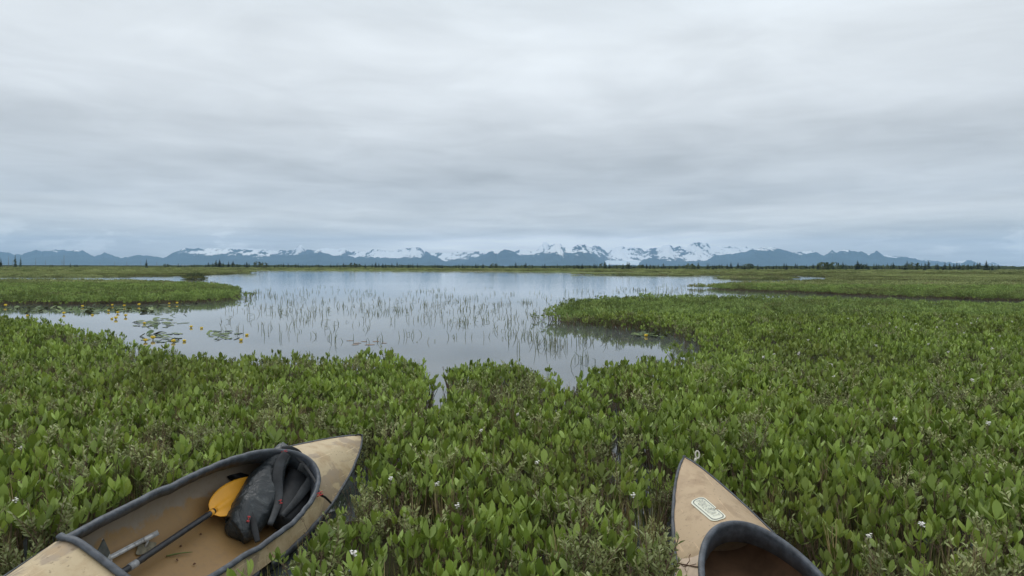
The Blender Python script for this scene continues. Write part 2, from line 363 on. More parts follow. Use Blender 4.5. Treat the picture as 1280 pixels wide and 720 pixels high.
front = [(-260, 326), (-150, 318), (-40, 317), (0, 315), (10, 314.8), (18, 318), (27, 318), (35, 315), (40, 315), (45, 312.5), (52, 314), (60, 314), (68, 312), (78, 312), (88, 314), (93, 312.5), (103, 313), (112, 318), (118, 320.5), (130, 316), (138, 318), (150, 322.5), (160, 321), (170, 318.5), (178, 319), (190, 319.5), (200, 322), (208, 321.5), (215, 316), (225, 312), (235, 310), (250, 310.5), (270, 311), (290, 311.5), (320, 312.5), (332, 315), (345, 318.5), (365, 319), (380, 318), (390, 315), (398, 312), (405, 316), (420, 320), (440, 321), (460, 321), (480, 322), (510, 323), (528, 321), (537, 318), (545, 321), (554, 326), (568, 328), (580, 325), (600, 320), (612, 315), (617, 313), (622, 315), (632, 311), (640, 313), (650, 319), (665, 318.5), (680, 315), (688, 309), (696, 303.8), (700, 304), (706, 309), (712, 311), (722, 305.8), (730, 305), (738, 310), (743, 316), (750, 322), (757, 328), (763, 335), (780, 336), (790, 336), (797, 330), (803, 325), (812, 321.5), (820, 324), (835, 326), (850, 327), (880, 327), (888, 322), (898, 318.5), (915, 317), (930, 315), (945, 311), (955, 309.3), (970, 309.8), (985, 313), (995, 318), (1000, 319), (1010, 317), (1020, 314.5), (1030, 320), (1040, 312.5), (1046, 316), (1052, 312.5), (1063, 313), (1072, 314), (1080, 314.5), (1086, 319), (1092, 315), (1096, 313.5), (1105, 319), (1112, 321.5), (1132, 321.5), (1142, 322.5), (1150, 325), (1160, 327), (1180, 328), (1200, 330), (1208, 327), (1214, 325), (1220, 328.5), (1228, 334), (1234, 337), (1300, 338), (1420, 338)]
back = [(-260, 330), (100, 326), (200, 324), (212, 320), (225, 312), (260, 311), (320, 311), (330, 312), (345, 313), (360, 312.5), (368, 311), (375, 306), (377, 305.5), (382, 311), (392, 313), (400, 311), (410, 310.5), (420, 311.5), (430, 310), (440, 313), (450, 315), (458, 314), (468, 311), (478, 313), (490, 315), (500, 311), (505, 311), (515, 309.5), (520, 308), (525, 310), (530, 314), (540, 316), (555, 316), (570, 315.5), (580, 315), (590, 316), (600, 314), (607, 314), (620, 317), (640, 318), (645, 314), (650, 311), (657, 313), (668, 314), (674, 309), (680, 303), (684, 302.5), (688, 306), (694, 305), (697, 304), (705, 309), (712, 311), (722, 307), (729, 306), (738, 309), (744, 307), (748, 307), (754, 311), (760, 317), (764, 311), (770, 308), (776, 306.5), (782, 309), (790, 308.5), (797, 310), (802, 311), (806, 315), (810, 311), (820, 309), (826, 309), (830, 306), (836, 305.5), (842, 309), (850, 307.5), (858, 308), (866, 304), (872, 303), (878, 303.5), (884, 304), (888, 307), (900, 308), (915, 308), (925, 308), (935, 309), (945, 310.5), (955, 310), (970, 310), (980, 312), (990, 316), (1005, 314.5), (1018, 314), (1030, 320), (1035, 317), (1060, 315), (1100, 319), (1120, 320), (1128, 321), (1135, 320), (1142, 322), (1160, 325), (1175, 326), (1190, 327), (1205, 326), (1212, 325), (1222, 329), (1232, 331), (1240, 328), (1244, 327.5), (1252, 331), (1260, 331), (1268, 332), (1280, 331), (1420, 335)]
def sn_back(X, py, rg, V, Xw, Yw):
    line = np.interp(X, [200, 330, 420, 480, 560, 640, 700, 760, 800, 870, 930, 1000, 1130, 1280], [316, 318, 320, 323, 325, 321, 318, 322, 324, 325, 318, 318, 324, 333])
    return .485+np.clip((line-py)/12., -1, .09)-rg*.20
def sn_front(X, py, rg, V, Xw, Yw):
    line = np.interp(X, [0, 200, 225, 330, 400, 560, 640, 690, 735, 800, 960, 1100, 1280], [311, 311, 315.5, 318, 313, 312, 312, 316, 314.5, 318, 311, 314, 320])
    return .475+np.clip((line-py)/9., -1, np.where((X > 640) & (X < 760), .10, .03))-rg*.19
ridge('front_range', front, 8600., 1500., M['rockF'], .22, sn_front, 3, 'dark blue forested mountain range with thin snow patches on its crest')
ridge('snowy_range', back, 10400., 1500., M['rockB'], .30, sn_back, 21, 'jagged snow covered mountain range behind the dark foothills')
ridge('low_foothill', [(520, 336), (560, 330.5), (585, 329.5), (610, 331), (650, 336)], 7200., 500., M['rockF'], .1, lambda *a: a[0]*0, 8, 'low rounded blue foothill beneath the snowy range')
ridge('low_foothill', [(770, 337), (800, 332), (812, 331), (822, 333), (845, 337)], 7200., 500., M['rockF'], .1, lambda *a: a[0]*0, 9, 'small rounded blue knoll right of the glacier')
# glacier tongue filling the valley
vs_ = np.linspace(0, 1, 14); us = np.linspace(0, 1, 16); GV = []
for v in vs_:
    for u in us:
        Yg = 8000+v*2300; z0 = (1.5+v**.8*8.2)/F*Yg; xl, xr = 755+v*2, 800+v*12
        GV.append([((xl+(xr-xl)*u)-640)/F*Yg, Yg, z0+math.sin(u*math.pi)*12+math.sin(u*9)*4])
o = mesh_obj('glacier', GV, [(j*16+i, j*16+i+1, (j+1)*16+i+1, (j+1)*16+i) for j in range(13) for i in range(15)], M['ice'])
tag(o, 'pale glacier tongue coming down the valley between two dark mountains', kind='structure')

# ---------------------------------------------------------------- haze
m, nt = newmat('haze_air')
pv = nd(nt, 'ShaderNodeVolumePrincipled', ins={'Color': (.41, .66, 1., 1), 'Density': 9.2e-5, 'Anisotropy': .0})
o_ = nd(nt, 'ShaderNodeOutputMaterial'); nt.links.new(pv.outputs[0], o_.inputs['Volume'])
hb = MB(); hb.box((0, 5950, 250), np.eye(3), (13000, 6650, 251.5))
tag(hb.build('haze', m, smooth=False), 'thin blue haze in the air over the marsh', kind='stuff')
# ---------------------------------------------------------------- boats
def boat_mat(name, base, stain, dark, scl, seed):
    m, nt = newmat(name)
    tcn = nd(nt, 'ShaderNodeTexCoord').outputs['Object']
    mp = nd(nt, 'ShaderNodeMapping', ins={'Vector': tcn, 'Location': (seed, seed*.7, 0), 'Rotation': (0, 0, .6), 'Scale': (1, 2.4, 1)}).outputs[0]
    a = noise(nt, mp, scl, 6., .62, .8); b = noise(nt, tcn, 9., 6., .6); c_ = noise(nt, tcn, 60., 3., .6)
    col = mixc(nt, maprange(nt, a, .50, .56), base, stain)
    col = mixc(nt, math_(nt, 'MULTIPLY', maprange(nt, b, .48, .66), .75), col, dark)
    col = mixc(nt, math_(nt, 'MULTIPLY', maprange(nt, c_, .62, .70), .6), col, tuple(x*.45 for x in dark))
    sc1 = nd(nt, 'ShaderNodeMapping', ins={'Vector': tcn, 'Rotation': (0, 0, .25), 'Scale': (3, 60, 8)}).outputs[0]
    s_ = noise(nt, sc1, 1., 4., .7)
    col = mixc(nt, math_(nt, 'MULTIPLY', maprange(nt, s_, .62, .66), .5), col, tuple(min(1, x*1.5) for x in base))
    out(nt, principled(nt, col, .55, .35, Normal=bump(nt, b, .12, .01))); return m
M['deckA'] = boat_mat('worn_tan_deck', (.54, .43, .265), (.36, .28, .19), (.42, .30, .165), 2.6, 1.)
M['deckB'] = boat_mat('faded_tan_deck', (.47, .345, .21), (.42, .30, .18), (.34, .235, .135), 1.6, 4.)
m, nt = newmat('damp_inner_hull')
tcn = nd(nt, 'ShaderNodeTexCoord').outputs['Object']; sz = nd(nt, 'ShaderNodeSeparateXYZ', ins={0: tcn})
a = noise(nt, tcn, 5., 6., .65, .4); b = noise(nt, tcn, 30., 5., .7)
h_ = math_(nt, 'ADD', math_(nt, 'ADD', sz.outputs[2], math_(nt, 'MULTIPLY', sz.outputs[1], -.12)), math_(nt, 'MULTIPLY', math_(nt, 'SUBTRACT', a, .5), .16))
col = mixc(nt, maprange(nt, h_, -.128, -.112), (.31, .19, .075), (.27, .225, .17))     # silt line left by standing water
col = mixc(nt, math_(nt, 'MULTIPLY', maprange(nt, b, .45, .75), .5), col, (.22, .15, .08))
out(nt, principled(nt, col, .5, .4, Normal=bump(nt, a, .15, .01))); M['inner'] = m
M['inner2'] = plain('dark_inner_hull', (.23, .14, .085), .6, .3, vary=.3)
M['rubber'] = plain('grey_rubber', (.062, .072, .086), .5, .5, vary=.42, scale=24., bmp=.4)
M['tape'] = plain('dark_tape', (.075, .082, .092), .6, .4, vary=.5, scale=18., bmp=.3)
M['alu'] = plain('aluminium', (.55, .55, .54), .45, .5, metal=.4, vary=.12, scale=30.)
M['plate'] = plain('dark_plate', (.10, .105, .095), .7, .3, vary=.3, scale=30.)
M['caulk'] = plain('sealant', (.22, .20, .14), .7, .3, vary=.3, scale=40.)
M['orange'] = plain('orange_blade', (.92, .44, .04), .38, .5, vary=.07, scale=8.)
M['shaft'] = plain('black_shaft', (.028, .03, .034), .42, .5, vary=.35, scale=30.)
M['ferrule'] = plain('grey_ferrule', (.36, .37, .38), .45, .5, vary=.2, scale=60.)
m, nt = newmat('coated_bag')
tcn = nd(nt, 'ShaderNodeTexCoord').outputs['Object']
a = noise(nt, tcn, 9., 4., .55, 1.2); b = noise(nt, tcn, 26., 6., .7)
col = mixc(nt, maprange(nt, b, .52, .72), (.024, .030, .033), (.060, .069, .070)); col = mixc(nt, math_(nt, 'MULTIPLY', maprange(nt, a, .58, .72), .6), col, (.10, .108, .105))
out(nt, principled(nt, col, .36, .5, Normal=bump(nt, a, .7, .03))); M['bag'] = m
M['bagblk'] = plain('black_padding', (.016, .018, .02), .6, .35, vary=.3, scale=20., bmp=.3)
M['strap'] = plain('grey_strap', (.026, .030, .033), .6, .4, vary=.5, scale=14., bmp=.3)
M['red'] = plain('red_buckle', (.50, .06, .06), .5)
M['cream'] = plain('cream_vinyl', (.74, .74, .60), .5, vary=.04)
M['ink'] = plain('faded_ink', (.09, .10, .11), .6)
M['ink2'] = plain('faint_ink', (.36, .37, .33), .6)
M['paint'] = plain('pale_patch', (.60, .47, .35), .6, vary=.12, scale=18.)
M['crack'] = plain('crack', (.14, .07, .04), .8)
M['cord'] = plain('cream_cord', (.75, .72, .62), .7)
M['grass'] = plain('grass_blade', (.12, .16, .04), .6)

Lf, Lc, WR, BM, ZA, ZR, ZT = .7915, 1.3886, .2548, .3305, .1538, .0907, .0867
BL = 2*(Lf+Lc*.5)+.1; XA = -Lf; XB = -(Lf+Lc)
def f_hb(x): s = np.clip(-np.asarray(x, float)/BL, 0, 1); return BM*np.sin(np.pi*s)**.75+.002
def f_zg(x): s = np.clip(-np.asarray(x, float)/BL, 0, 1); return ZT*(1-s/.5)**2*np.where(s < .5, 1, .7)
def f_t(x): return (-np.asarray(x, float)-Lf)/Lc
def f_w(x):
    t = np.clip(f_t(x), 0, 1); return WR*np.sqrt(np.clip(1-(1-np.clip(t/.42, 0, 1))**2.2, 0, 1))*(1-.12*np.clip((t-.42)/.58, 0, 1)**2)
def f_zr(x):
    t = np.clip(f_t(x), 0, 1); return ZR+(ZA-ZR)*np.clip(1-t/.42, 0, 1)**1.5
def f_deck(x, y):
    x = np.asarray(x, float); y = np.abs(np.asarray(y, float)); hb = f_hb(x); zg = f_zg(x); t = f_t(x)
    q = np.clip(y/hb, 0, 1); w = np.clip(f_w(x)/hb, 0, .97)
    Cf = (ZA-zg)*np.clip(-x/Lf, 0, 1)**.8
    Cm = (f_zr(x)-zg)/(1-w**1.6)
    k = np.clip((t-1)/.35, 0, 1); Ca = (ZR+.03)*(1-k)+.05*k; qa = 6.7*(1-k)+1.6*k
    Ca = Ca*np.clip((BL+x)/.5, .2, 1)
    return zg+np.where(t < 0, Cf*(1-q**1.6), np.where(t <= 1, Cm*(1-q**1.6), Ca*(1-q**qa)))
def f_dep(x): s = np.clip(-np.asarray(x, float)/BL, 0, 1); return .078+.10*np.clip(np.sin(np.pi*s), 0, 1)**.45
def f_hull(x, y, ins=0.):
    hb = f_hb(x)-ins; q = np.clip(np.abs(y)/np.maximum(hb, 1e-3), 0, 1)
    return f_zg(x)-(f_dep(x)-ins)*(1-q**3.2)**.55

def sweep(mb, path, outw, prof, mi=0):
    """sweep a closed profile (outward, up) along an open path; outw = outward directions"""
    n = len(path); k = len(prof); V = []
    for p, o in zip(path, outw):
        for a, b in prof: V.append(np.array(p)+np.array(o)*a+np.array([0, 0, b]))
    mb.add(V, [(i*k+j, i*k+(j+1) % k, (i+1)*k+(j+1) % k, (i+1)*k+j) for i in range(n-1) for j in range(k)]+[tuple(range(k))[::-1], tuple((n-1)*k+j for j in range(k))], mi)

def make_boat(name, label, pose, deckm, innerm, wob):
    root = bpy.data.objects.new(name, None); sc.collection.objects.link(root); root.empty_display_size = .2
    x, y, z, h, he, pi = pose
    Rz = Matrix.Rotation(h, 4, 'Z'); Ry = Matrix.Rotation(pi, 4, 'Y'); Rx = Matrix.Rotation(he, 4, 'X')
    root.matrix_world = Matrix.Translation((x, y, z)) @ Rz @ Ry @ Rx
    tag(root, label, 'boat', 'two tan decked canoes pulled up in the marsh plants')
    # hull shell
    s = 1-np.cos(np.linspace(0, math.pi/2, 26)); xs = np.unique(np.concatenate([-s*BL*.5, -BL+s*BL*.5]))[::-1]
    ph = np.linspace(-1, 1, 25); ph = np.sign(ph)*np.abs(ph)**.7
    mb = MB(); V = []
    for X in xs:
        rake = .10*np.exp(X/.12)     # stem rakes back under the bow tip
        for q in ph:
            yy = q*f_hb(X); zz = f_hull(X, yy)
            V.append((X-rake*(f_zg(X)-zz)/.1*.25, yy, zz))
    n = len(ph); mb.add(V, [(i*n+j, (i+1)*n+j, (i+1)*n+j+1, i*n+j+1) for i in range(len(xs)-1) for j in range(n-1)])
    mb.build('hull', deckm, root)
    # inner skin
    mb = MB(); V = []; xi = np.linspace(XA+.22, XB-.3, 44); ph2 = np.sin(np.linspace(-1, 1, 25)*math.pi/2)
    for X in xi:
        for q in ph2:
            yy = q*(f_hb(X)-.012); V.append((X, yy, f_hull(X, yy, .012)-.004))
    mb.add(V, [(i*n+j, (i+1)*n+j, (i+1)*n+j+1, i*n+j+1) for i in range(len(xi)-1) for j in range(n-1)])
    mb.build('inner_hull', innerm, root)
    # deck: two sides from gunwale to ridge or cockpit edge
    fr = np.linspace(0, 1, 22)**1.3
    xs = np.concatenate([-Lf*np.linspace(0, 1, 30)[:-1], XA-Lc*(np.linspace(0, 1, 46)**2)*.42, np.linspace(XA-Lc*.42, XB, 26)[1:], np.linspace(XB, -BL, 30)[0:]])
    mb = MB(); ks = np.linspace(0, 1, 13); prev_cut = 71-1+29
    for sgn in (1, -1):
        V = []
        nA = 29; nC = 29+46+25
        for i, X in enumerate(xs):
            yi = f_w(X) if (nA <= i < nC) else 0.
            hb = f_hb(X)
            for k in ks:
                yy = hb+(yi-hb)*k
                zz = f_deck(X, yy) if not (nC <= i) else f_deck(min(X, XB-1e-4), yy)
                V.append((X, sgn*yy, zz))
        m_ = len(ks); Fc = []
        for i in range(len(xs)-1):
            if i == nC-1: continue
            for j in range(m_-1):
                q = (i*m_+j, i*m_+j+1, (i+1)*m_+j+1, (i+1)*m_+j)
                Fc.append(q if sgn < 0 else q[::-1])
        mb.add(V, Fc)
    dk = mb.build('deck', deckm, root)
    # cockpit rim: front arc and sides, then a cross piece
    t = np.linspace(0, 1, 60)**2*.42; xr = np.concatenate([XA-Lc*t, np.linspace(XA-Lc*.42, XB, 30)[1:]])
    wr = f_w(xr); zr = f_zr(xr)
    Lp = np.stack([xr[::-1], wr[::-1], zr[::-1]], 1); Rp = np.stack([xr, -wr, zr], 1)[1:]
    pth = np.concatenate([Lp, Rp]); T = np.gradient(pth, axis=0); T /= np.linalg.norm(T, axis=1)[:, None]
    O = np.stack([-T[:, 1], T[:, 0], T[:, 2]*0], 1); O /= np.linalg.norm(O, axis=1)[:, None]
    ctr = np.array([XA-Lc*.4, 0, 0]); sg = np.sign(((pth-ctr)*O).sum(1)); O = O*np.where(sg == 0, 1, sg)[:, None]
    for i in range(2): O = O
    ff = np.clip(1-(XA-pth[:, 0])/(Lc*.35), 0, 1)
    pth = pth+wob*np.stack([0*ff, (fbm(pth[:, 0]*7, pth[:, 0]*0+3, 2)-.5)*.02, (fbm(pth[:, 0]*9, pth[:, 0]*0, 4)-.5)*.012], 1)
    mb = MB(); k = 10; V = []
    for p, o, f in zip(pth, O, ff):
        dpt = .035+.045*f
        prof = [(-.004, -dpt), (.004, -dpt), (.006, -.004), (.014, -.003), (.019, .002), (.018, .009), (.012, .013), (.003, .015), (-.005, .012), (-.008, .0)]
        for a, b in prof: V.append(p+o*a+np.array([0, 0, b]))
    mb.add(V, [(i*k+j, i*k+(j+1) % k, (i+1)*k+(j+1) % k, (i+1)*k+j) for i in range(len(pth)-1) for j in range(k)])
    kk = np.linspace(-1, 1, 24)[:, None]; w0 = f_w(XB)
    cp = np.concatenate([XB-.006+0*kk, kk*(w0+.018), f_deck(XB-1e-3+0*kk, np.clip(kk*(w0+.018), -w0, w0))+.001], 1)
    sweep(mb, cp, np.tile([-1., 0, 0], (24, 1)), [(-.008, -.05), (.004, -.05), (.006, -.004), (.017, -.003), (.023, .003), (.022, .011), (.015, .016), (.004, .018), (-.007, .012), (-.010, 0)])
    mb.build('cockpit_rim', M['rubber'], root)
    # dark seam tape round the gunwale
    mb = MB()
    xs2 = np.unique(np.concatenate([-s*BL*.5, np.linspace(-BL*.5, -BL+.02, 20)]))[::-1]
    for sgn in (1, -1):
        hb = f_hb(xs2); V = []
        for X, b_ in zip(xs2, hb):
            rag = (vnoise(X*60, sgn*3, 4)-.5)*.006
            yt = b_-.011+rag; e = .004
            pr = [(yt, f_deck(max(X, -BL), yt)+.003), (b_+e, f_zg(X)+.004), (b_+e+.001, f_zg(X)-.014), (b_+e-.001, f_zg(X)-.034+rag), (b_-.004, f_zg(X)-.034+rag), (b_-.004, f_zg(X)-.008)]
            for a, c in pr: V.append((X+(.012 if X > -.002 else 0), sgn*max(a, .004), c))
        mb.add(V, [(i*6+j, i*6+(j+1) % 6, (i+1)*6+(j+1) % 6, (i+1)*6+j) for i in range(len(xs2)-1) for j in range(6)])
    # stem tape
    st = [(.016-.0*q, 0, f_zg(0)+.004-q*.09) for q in np.linspace(0, 1, 8)]
    mb.tube([(p[0]-.012*i, 0, p[2]) for i, p in enumerate(st)], .0095, 6)
    mb.build('seam_tape', M['tape'], root)
    return root
poseA = [-1.0696, 4.6657, .2105, 1.3518, .4996, .0041]
poseB = [.9582, 3.7726, .3105, 1.5943, -.0059, -.1721]
boatA = make_boat('canoe', 'worn tan decked canoe on the left holding an orange paddle and black pack', poseA, M['deckA'], M['inner'], 1.)
boatB = make_boat('canoe', 'smooth tan decked canoe on the right with a cream sticker on its bow', poseB, M['deckB'], M['inner2'], .3)
bpy.context.view_layer.update()
def in_hull(X, Y, Z, mg):
    r = np.zeros(X.shape, bool)
    for b in (boatA, boatB):
        q = np.array(b.matrix_world.inverted()) @ np.stack([X, Y, Z, np.ones(X.shape)], 0)
        x = np.clip(q[0], -BL+.02, -.02); r |= (q[0] > -BL+.02) & (q[0] < -.02) & (np.abs(q[1]) < f_hb(x)-.01) & (q[2] > f_hull(x, q[1])+mg)
    return r
def water_sheet():
    xs = np.arange(-3.2, 3.2, .04); ys = np.arange(-1., 6., .04); xs = np.concatenate([[-900, -200, -20], xs, [20, 200, 900.]]); ys = np.concatenate([[-40.], ys, [20, 60, 200, 900.]])
    X, Y = np.meshgrid(xs, ys); n = len(xs); X = X.ravel(); Y = Y.ravel()
    ins = in_hull(X, Y, 0*X, .012)
    Fc = [(j*n+i, j*n+i+1, (j+1)*n+i+1, (j+1)*n+i) for j in range(len(ys)-1) for i in range(n-1) if not (ins[j*n+i] or ins[j*n+i+1] or ins[(j+1)*n+i] or ins[(j+1)*n+i+1])]
    w = mesh_obj('lake_water', np.stack([X, Y, 0*X], 1), Fc, M['water'])
    tag(w, 'still grey lake water reflecting the cloudy sky', kind='structure')
water_sheet()
me_ = g.data; co = np.empty(len(me_.vertices)*3, np.float32); me_.vertices.foreach_get('co', co); co = co.reshape(-1, 3)
nb_ = np.zeros(len(co), bool)
for ox in (-.06, 0, .06):
    for oy in (-.06, 0, .06): nb_ |= in_hull(co[:, 0]+ox, co[:, 1]+oy, np.full(len(co), .02), -.30)
co[nb_, 2] = -.45; me_.vertices.foreach_set('co', co.ravel()); me_.update()
def loc_ray(b, px, py):
    o, d = ray(px, py); Mi = b.matrix_world.inverted()
    o2 = Mi @ Vector(o); d2 = Mi.to_3x3() @ Vector(d); return np.array(o2), np.array(d2)
def hit(b, px, py, fn, off=0.):
    o, d = loc_ray(b, px, py); a = 1.6
    while a < 8:
        p = o+d*a
        if p[2] < fn(p[0], p[1])+off: break
        a += .002
    return o+d*a
def atz(b, px, py, z):
    o, d = loc_ray(b, px, py); return o+d*((z-o[2])/d[2])
def wpt(b, p): return np.array(b.matrix_world @ Vector(p))
dkf = lambda x, y: float(f_deck(x, y)); ilf = lambda x, y: float(f_hull(x, y, .012)) if (abs(y) < f_hb(x)-.02 and XB+.0 < x < XA+.3) else -9.

# sticker on the right boat
pA = hit(boatB, 871.5, 625.5, dkf); pB = hit(boatB, 899, 649, dkf); pU = hit(boatB, 893, 627, dkf)
ea = (pB-pA)[:2]; LA = np.linalg.norm(ea); ea /= LA; eb = np.array([-ea[1], ea[0]])
if (pU[:2]-pA[:2]) @ eb < 0: eb = -eb
cen = (pA[:2]+pB[:2])/2; LA = LA*1.12; HB_ = LA*.27
def onD(a, b, off):
    q = cen+ea*a*LA/2+eb*b*HB_/2; return (q[0], q[1], float(f_deck(q[0], q[1]))+off)
def capsule(mb, sx_, sy_, off, rad=.35, bite=False, ring=None):
    pts = []
    for c, a0 in (((1, 1), 0), ((-1, 1), 90), ((-1, -1), 180), ((1, -1), 270)):
        for k in range(7):
            t = R(a0+k*15); r = rad
            pts.append((c[0]*(sx_-r*.36)+math.cos(t)*r*.36, c[1]*(sy_-r)+math.sin(t)*r))
        if bite and c == (1, 1):
            pts += [(.30, sy_), (.22, sy_-.30), (.12, sy_-.22), (.10, sy_)]
    if ring is None:
        n = len(pts); V = []; K = 5
        for s in range(K):
            f = s/(K-1); V += [onD(p[0]*f+.0, p[1]*f, off) for p in pts]
        mb.add(V, [(s*n+j, s*n+(j+1) % n, (s+1)*n+(j+1) % n, (s+1)*n+j) for s in range(K-1) for j in range(n)])
    else:
        n = len(pts); V = [onD(p[0], p[1], off) for p in pts]+[onD(p[0]*(1-ring*.36), p[1]*(1-ring), off) for p in pts]
        mb.add(V, [(j, (j+1) % n, n+(j+1) % n, n+j) for j in range(n)])
mb = MB(); capsule(mb, 1, 1, .0035, .75, True)
stk = mb.build('sticker', M['cream'], boatB)
mb = MB(); capsule(mb, .93, .80, .0055, .6, True, ring=.10); mb.build('sticker_border', M['ink'], stk)
FONT = {'P': [[(0, 0), (0, 1), (.8, 1), (.8, .5), (0, .5)]], 'O': [[(.1, 0), (0, .2), (0, .8), (.1, 1), (.75, 1), (.85, .8), (.85, .2), (.75, 0), (.1, 0)]],
        'K': [[(0, 0), (0, 1)], [(.8, 1), (0, .45), (.85, 0)]], 'E': [[(.8, 1), (0, 1), (0, 0), (.8, 0)], [(0, .52), (.6, .52)]],
        'B': [[(0, 0), (0, 1), (.7, 1), (.7, .55), (0, .55)], [(.7, .55), (.85, .4), (.85, 0), (0, 0)]], 'A': [[(0, 0), (.42, 1), (.85, 0)], [(.18, .4), (.66, .4)]],
        'T': [[(0, 1), (.9, 1)], [(.45, 1), (.45, 0)]]}
mb = MB(); word = 'POKEBOAT'; cw = 1.52/len(word)
for i, ch in enumerate(word):
    for pl_ in FONT[ch]:
        for (a, b), (c, d_) in zip(pl_[:-1], pl_[1:]):
            q0 = np.array([-.76+cw*(i+a*.72), -.42+b*.84]); q1 = np.array([-.76+cw*(i+c*.72), -.42+d_*.84])
            v = (q1-q0)*np.array([LA, HB_]); v /= np.linalg.norm(v)+1e-9; nn = np.array([-v[1], v[0]])*.0017
            V = [onD(q[0]+s*nn[0]/LA*2, q[1]+s*nn[1]/HB_*2, .0075) for q in (q0, (q0+q1)/2, q1) for s in (-1, 1)]
            mb.add(V, [(0, 1, 3, 2), (2, 3, 5, 4)])
mb.build('sticker_lettering', M['ink2'], stk)
# repair patch with cracks, left side behind the sticker
def conform(b, pts, off, fn=dkf): return [(lambda h: (h[0], h[1], float(f_deck(h[0], h[1]))+off))(hit(b, x, y, fn)) for x, y in pts]
mb = MB(); a = conform(boatB, [(844.5, 697), (855, 699), (866, 697), (880, 691)], .002); c = conform(boatB, [(844, 722), (855, 723), (866, 723), (877, 722)], .002)
mb.add(a+c, [(0, 1, 5, 4), (1, 2, 6, 5), (2, 3, 7, 6)]); pt = mb.build('repair_patch', M['paint'], boatB)
mb = MB()
for ln, r_ in (([(842, 704), (850, 706), (858, 707), (866, 709), (873, 710)], .0022), ([(858, 707), (862, 702), (861, 697), (863, 694)], .0014), ([(850, 706), (854, 709), (862, 708), (870, 706)], .0012), ([(857, 707), (856, 712), (858, 716)], .001)):
    mb.tube(conform(boatB, ln, .004), r_, 5)
mb.build('crack', M['crack'], pt)
# cord loop near the bow tip
bz = hit(boatB, 866.5, 577, dkf)+np.array([.01, -.012, 0]); mb = MB()
pl_ = [bz+np.array([0, 0, -.005])]
for k in range(15):
    t = -1.2+k/14*2*math.pi; pl_.append(bz+np.array([.012+.006*math.sin(t), -.012+.0135*math.cos(t)*.8-.004, .030+.019*math.sin(t)]))
mb.tube(pl_, .0042, 7); mb.tube([bz+np.array([0, 0, -.006]), bz+np.array([.004, -.006, .014])], .0065, 7)
mb.build('bow_loop', M['cord'], boatB)
# small carrying loop on the left boat's bow
bz = np.array([-.02, .004, f_deck(-.02, .004)+.001]); mb = MB()
mb.tube([bz+np.array([-.03, .02, 0]), bz+np.array([-.02, .012, .012]), bz+np.array([.0, .0, .013]), bz+np.array([.012, -.006, .003])], .004, 6)
mb.build('bow_loop', M['strap'], boatA)

# foot brace inside the left boat
fb = bpy.data.objects.new('foot_brace', None); sc.collection.objects.link(fb); fb.parent = boatA
H = lambda x, y, o: hit(boatA, x, y, ilf, o)
r0 = H(135, 699, .035); r1 = H(195, 667, .03); ax = unit(r1-r0); o_, d_ = loc_ray(boatA, 165, 683); vw = unit(-d_)
bx = unit(np.cross(ax, vw)); cx = unit(np.cross(bx, ax))
mb = MB(); Lr = np.linalg.norm(r1-r0)
mb.box((r0+r1)/2, (ax, bx, cx), (Lr/2, .0085, .006)); mb.box(r0+ax*Lr*.86+cx*.006, (ax, bx, cx), (Lr*.15, .0115, .006))
mb.box(r0+ax*Lr*.5-bx*.010-cx*.008, (ax, bx, cx), (Lr*.45, .002, .012))
for q in (.2, .36, .52, .66): mb.box(r0+ax*Lr*q+cx*.0075, (ax, bx, cx), (.0012, .0086, .0006))
mb.build('rail', M['alu'], fb)
q = [H(x, y, o) for x, y, o in ((129.4, 674, .11), (137, 691, .05), (128, 707, .04), (118, 697, .09))]
nrm = unit(np.cross(q[1]-q[0], q[3]-q[0])); mb = MB()
mb.add([p+nrm*s*.003 for s in (-1, 1) for p in q], [(0, 1, 2, 3), (7, 6, 5, 4), (0, 4, 5, 1), (1, 5, 6, 2), (2, 6, 7, 3), (3, 7, 4, 0)])
mb.build('foot_plate', M['plate'], fb, smooth=False)
mb = MB(); mb.tube([q[0]+nrm*.004, q[1]+nrm*.004], .0035, 6)
t3 = [H(137, 692, .05), H(141, 701, .03), H(128, 707, .035)]; mb.add([p+s*vw*.003 for s in (1, -1) for p in t3], [(0, 1, 2), (5, 4, 3), (0, 3, 4, 1), (1, 4, 5, 2), (2, 5, 3, 0)])
mb.build('bracket', M['alu'], fb, smooth=False)
mb = MB(); c0 = H(181, 684, .002)
pts = [c0+ax*.055*math.cos(t)*(1+.3*math.sin(3*t))+bx*.035*math.sin(t) for t in np.linspace(0, 2*math.pi, 25)[:-1]]
V = [c0+cx*.003]+pts; V = [np.array([p[0], p[1], f_hull(p[0], p[1], .012)+.004]) for p in V]
mb.add(V, [(0, 1+i, 1+(i+1) % 24) for i in range(24)]); mb.build('sealant_patch', M['caulk'], fb)
mb = MB(); mb.tube([c0, c0+unit(r0+ax*Lr*.85-c0)*.03], .006, 8); mb.build('bolt', M['alu'], fb)

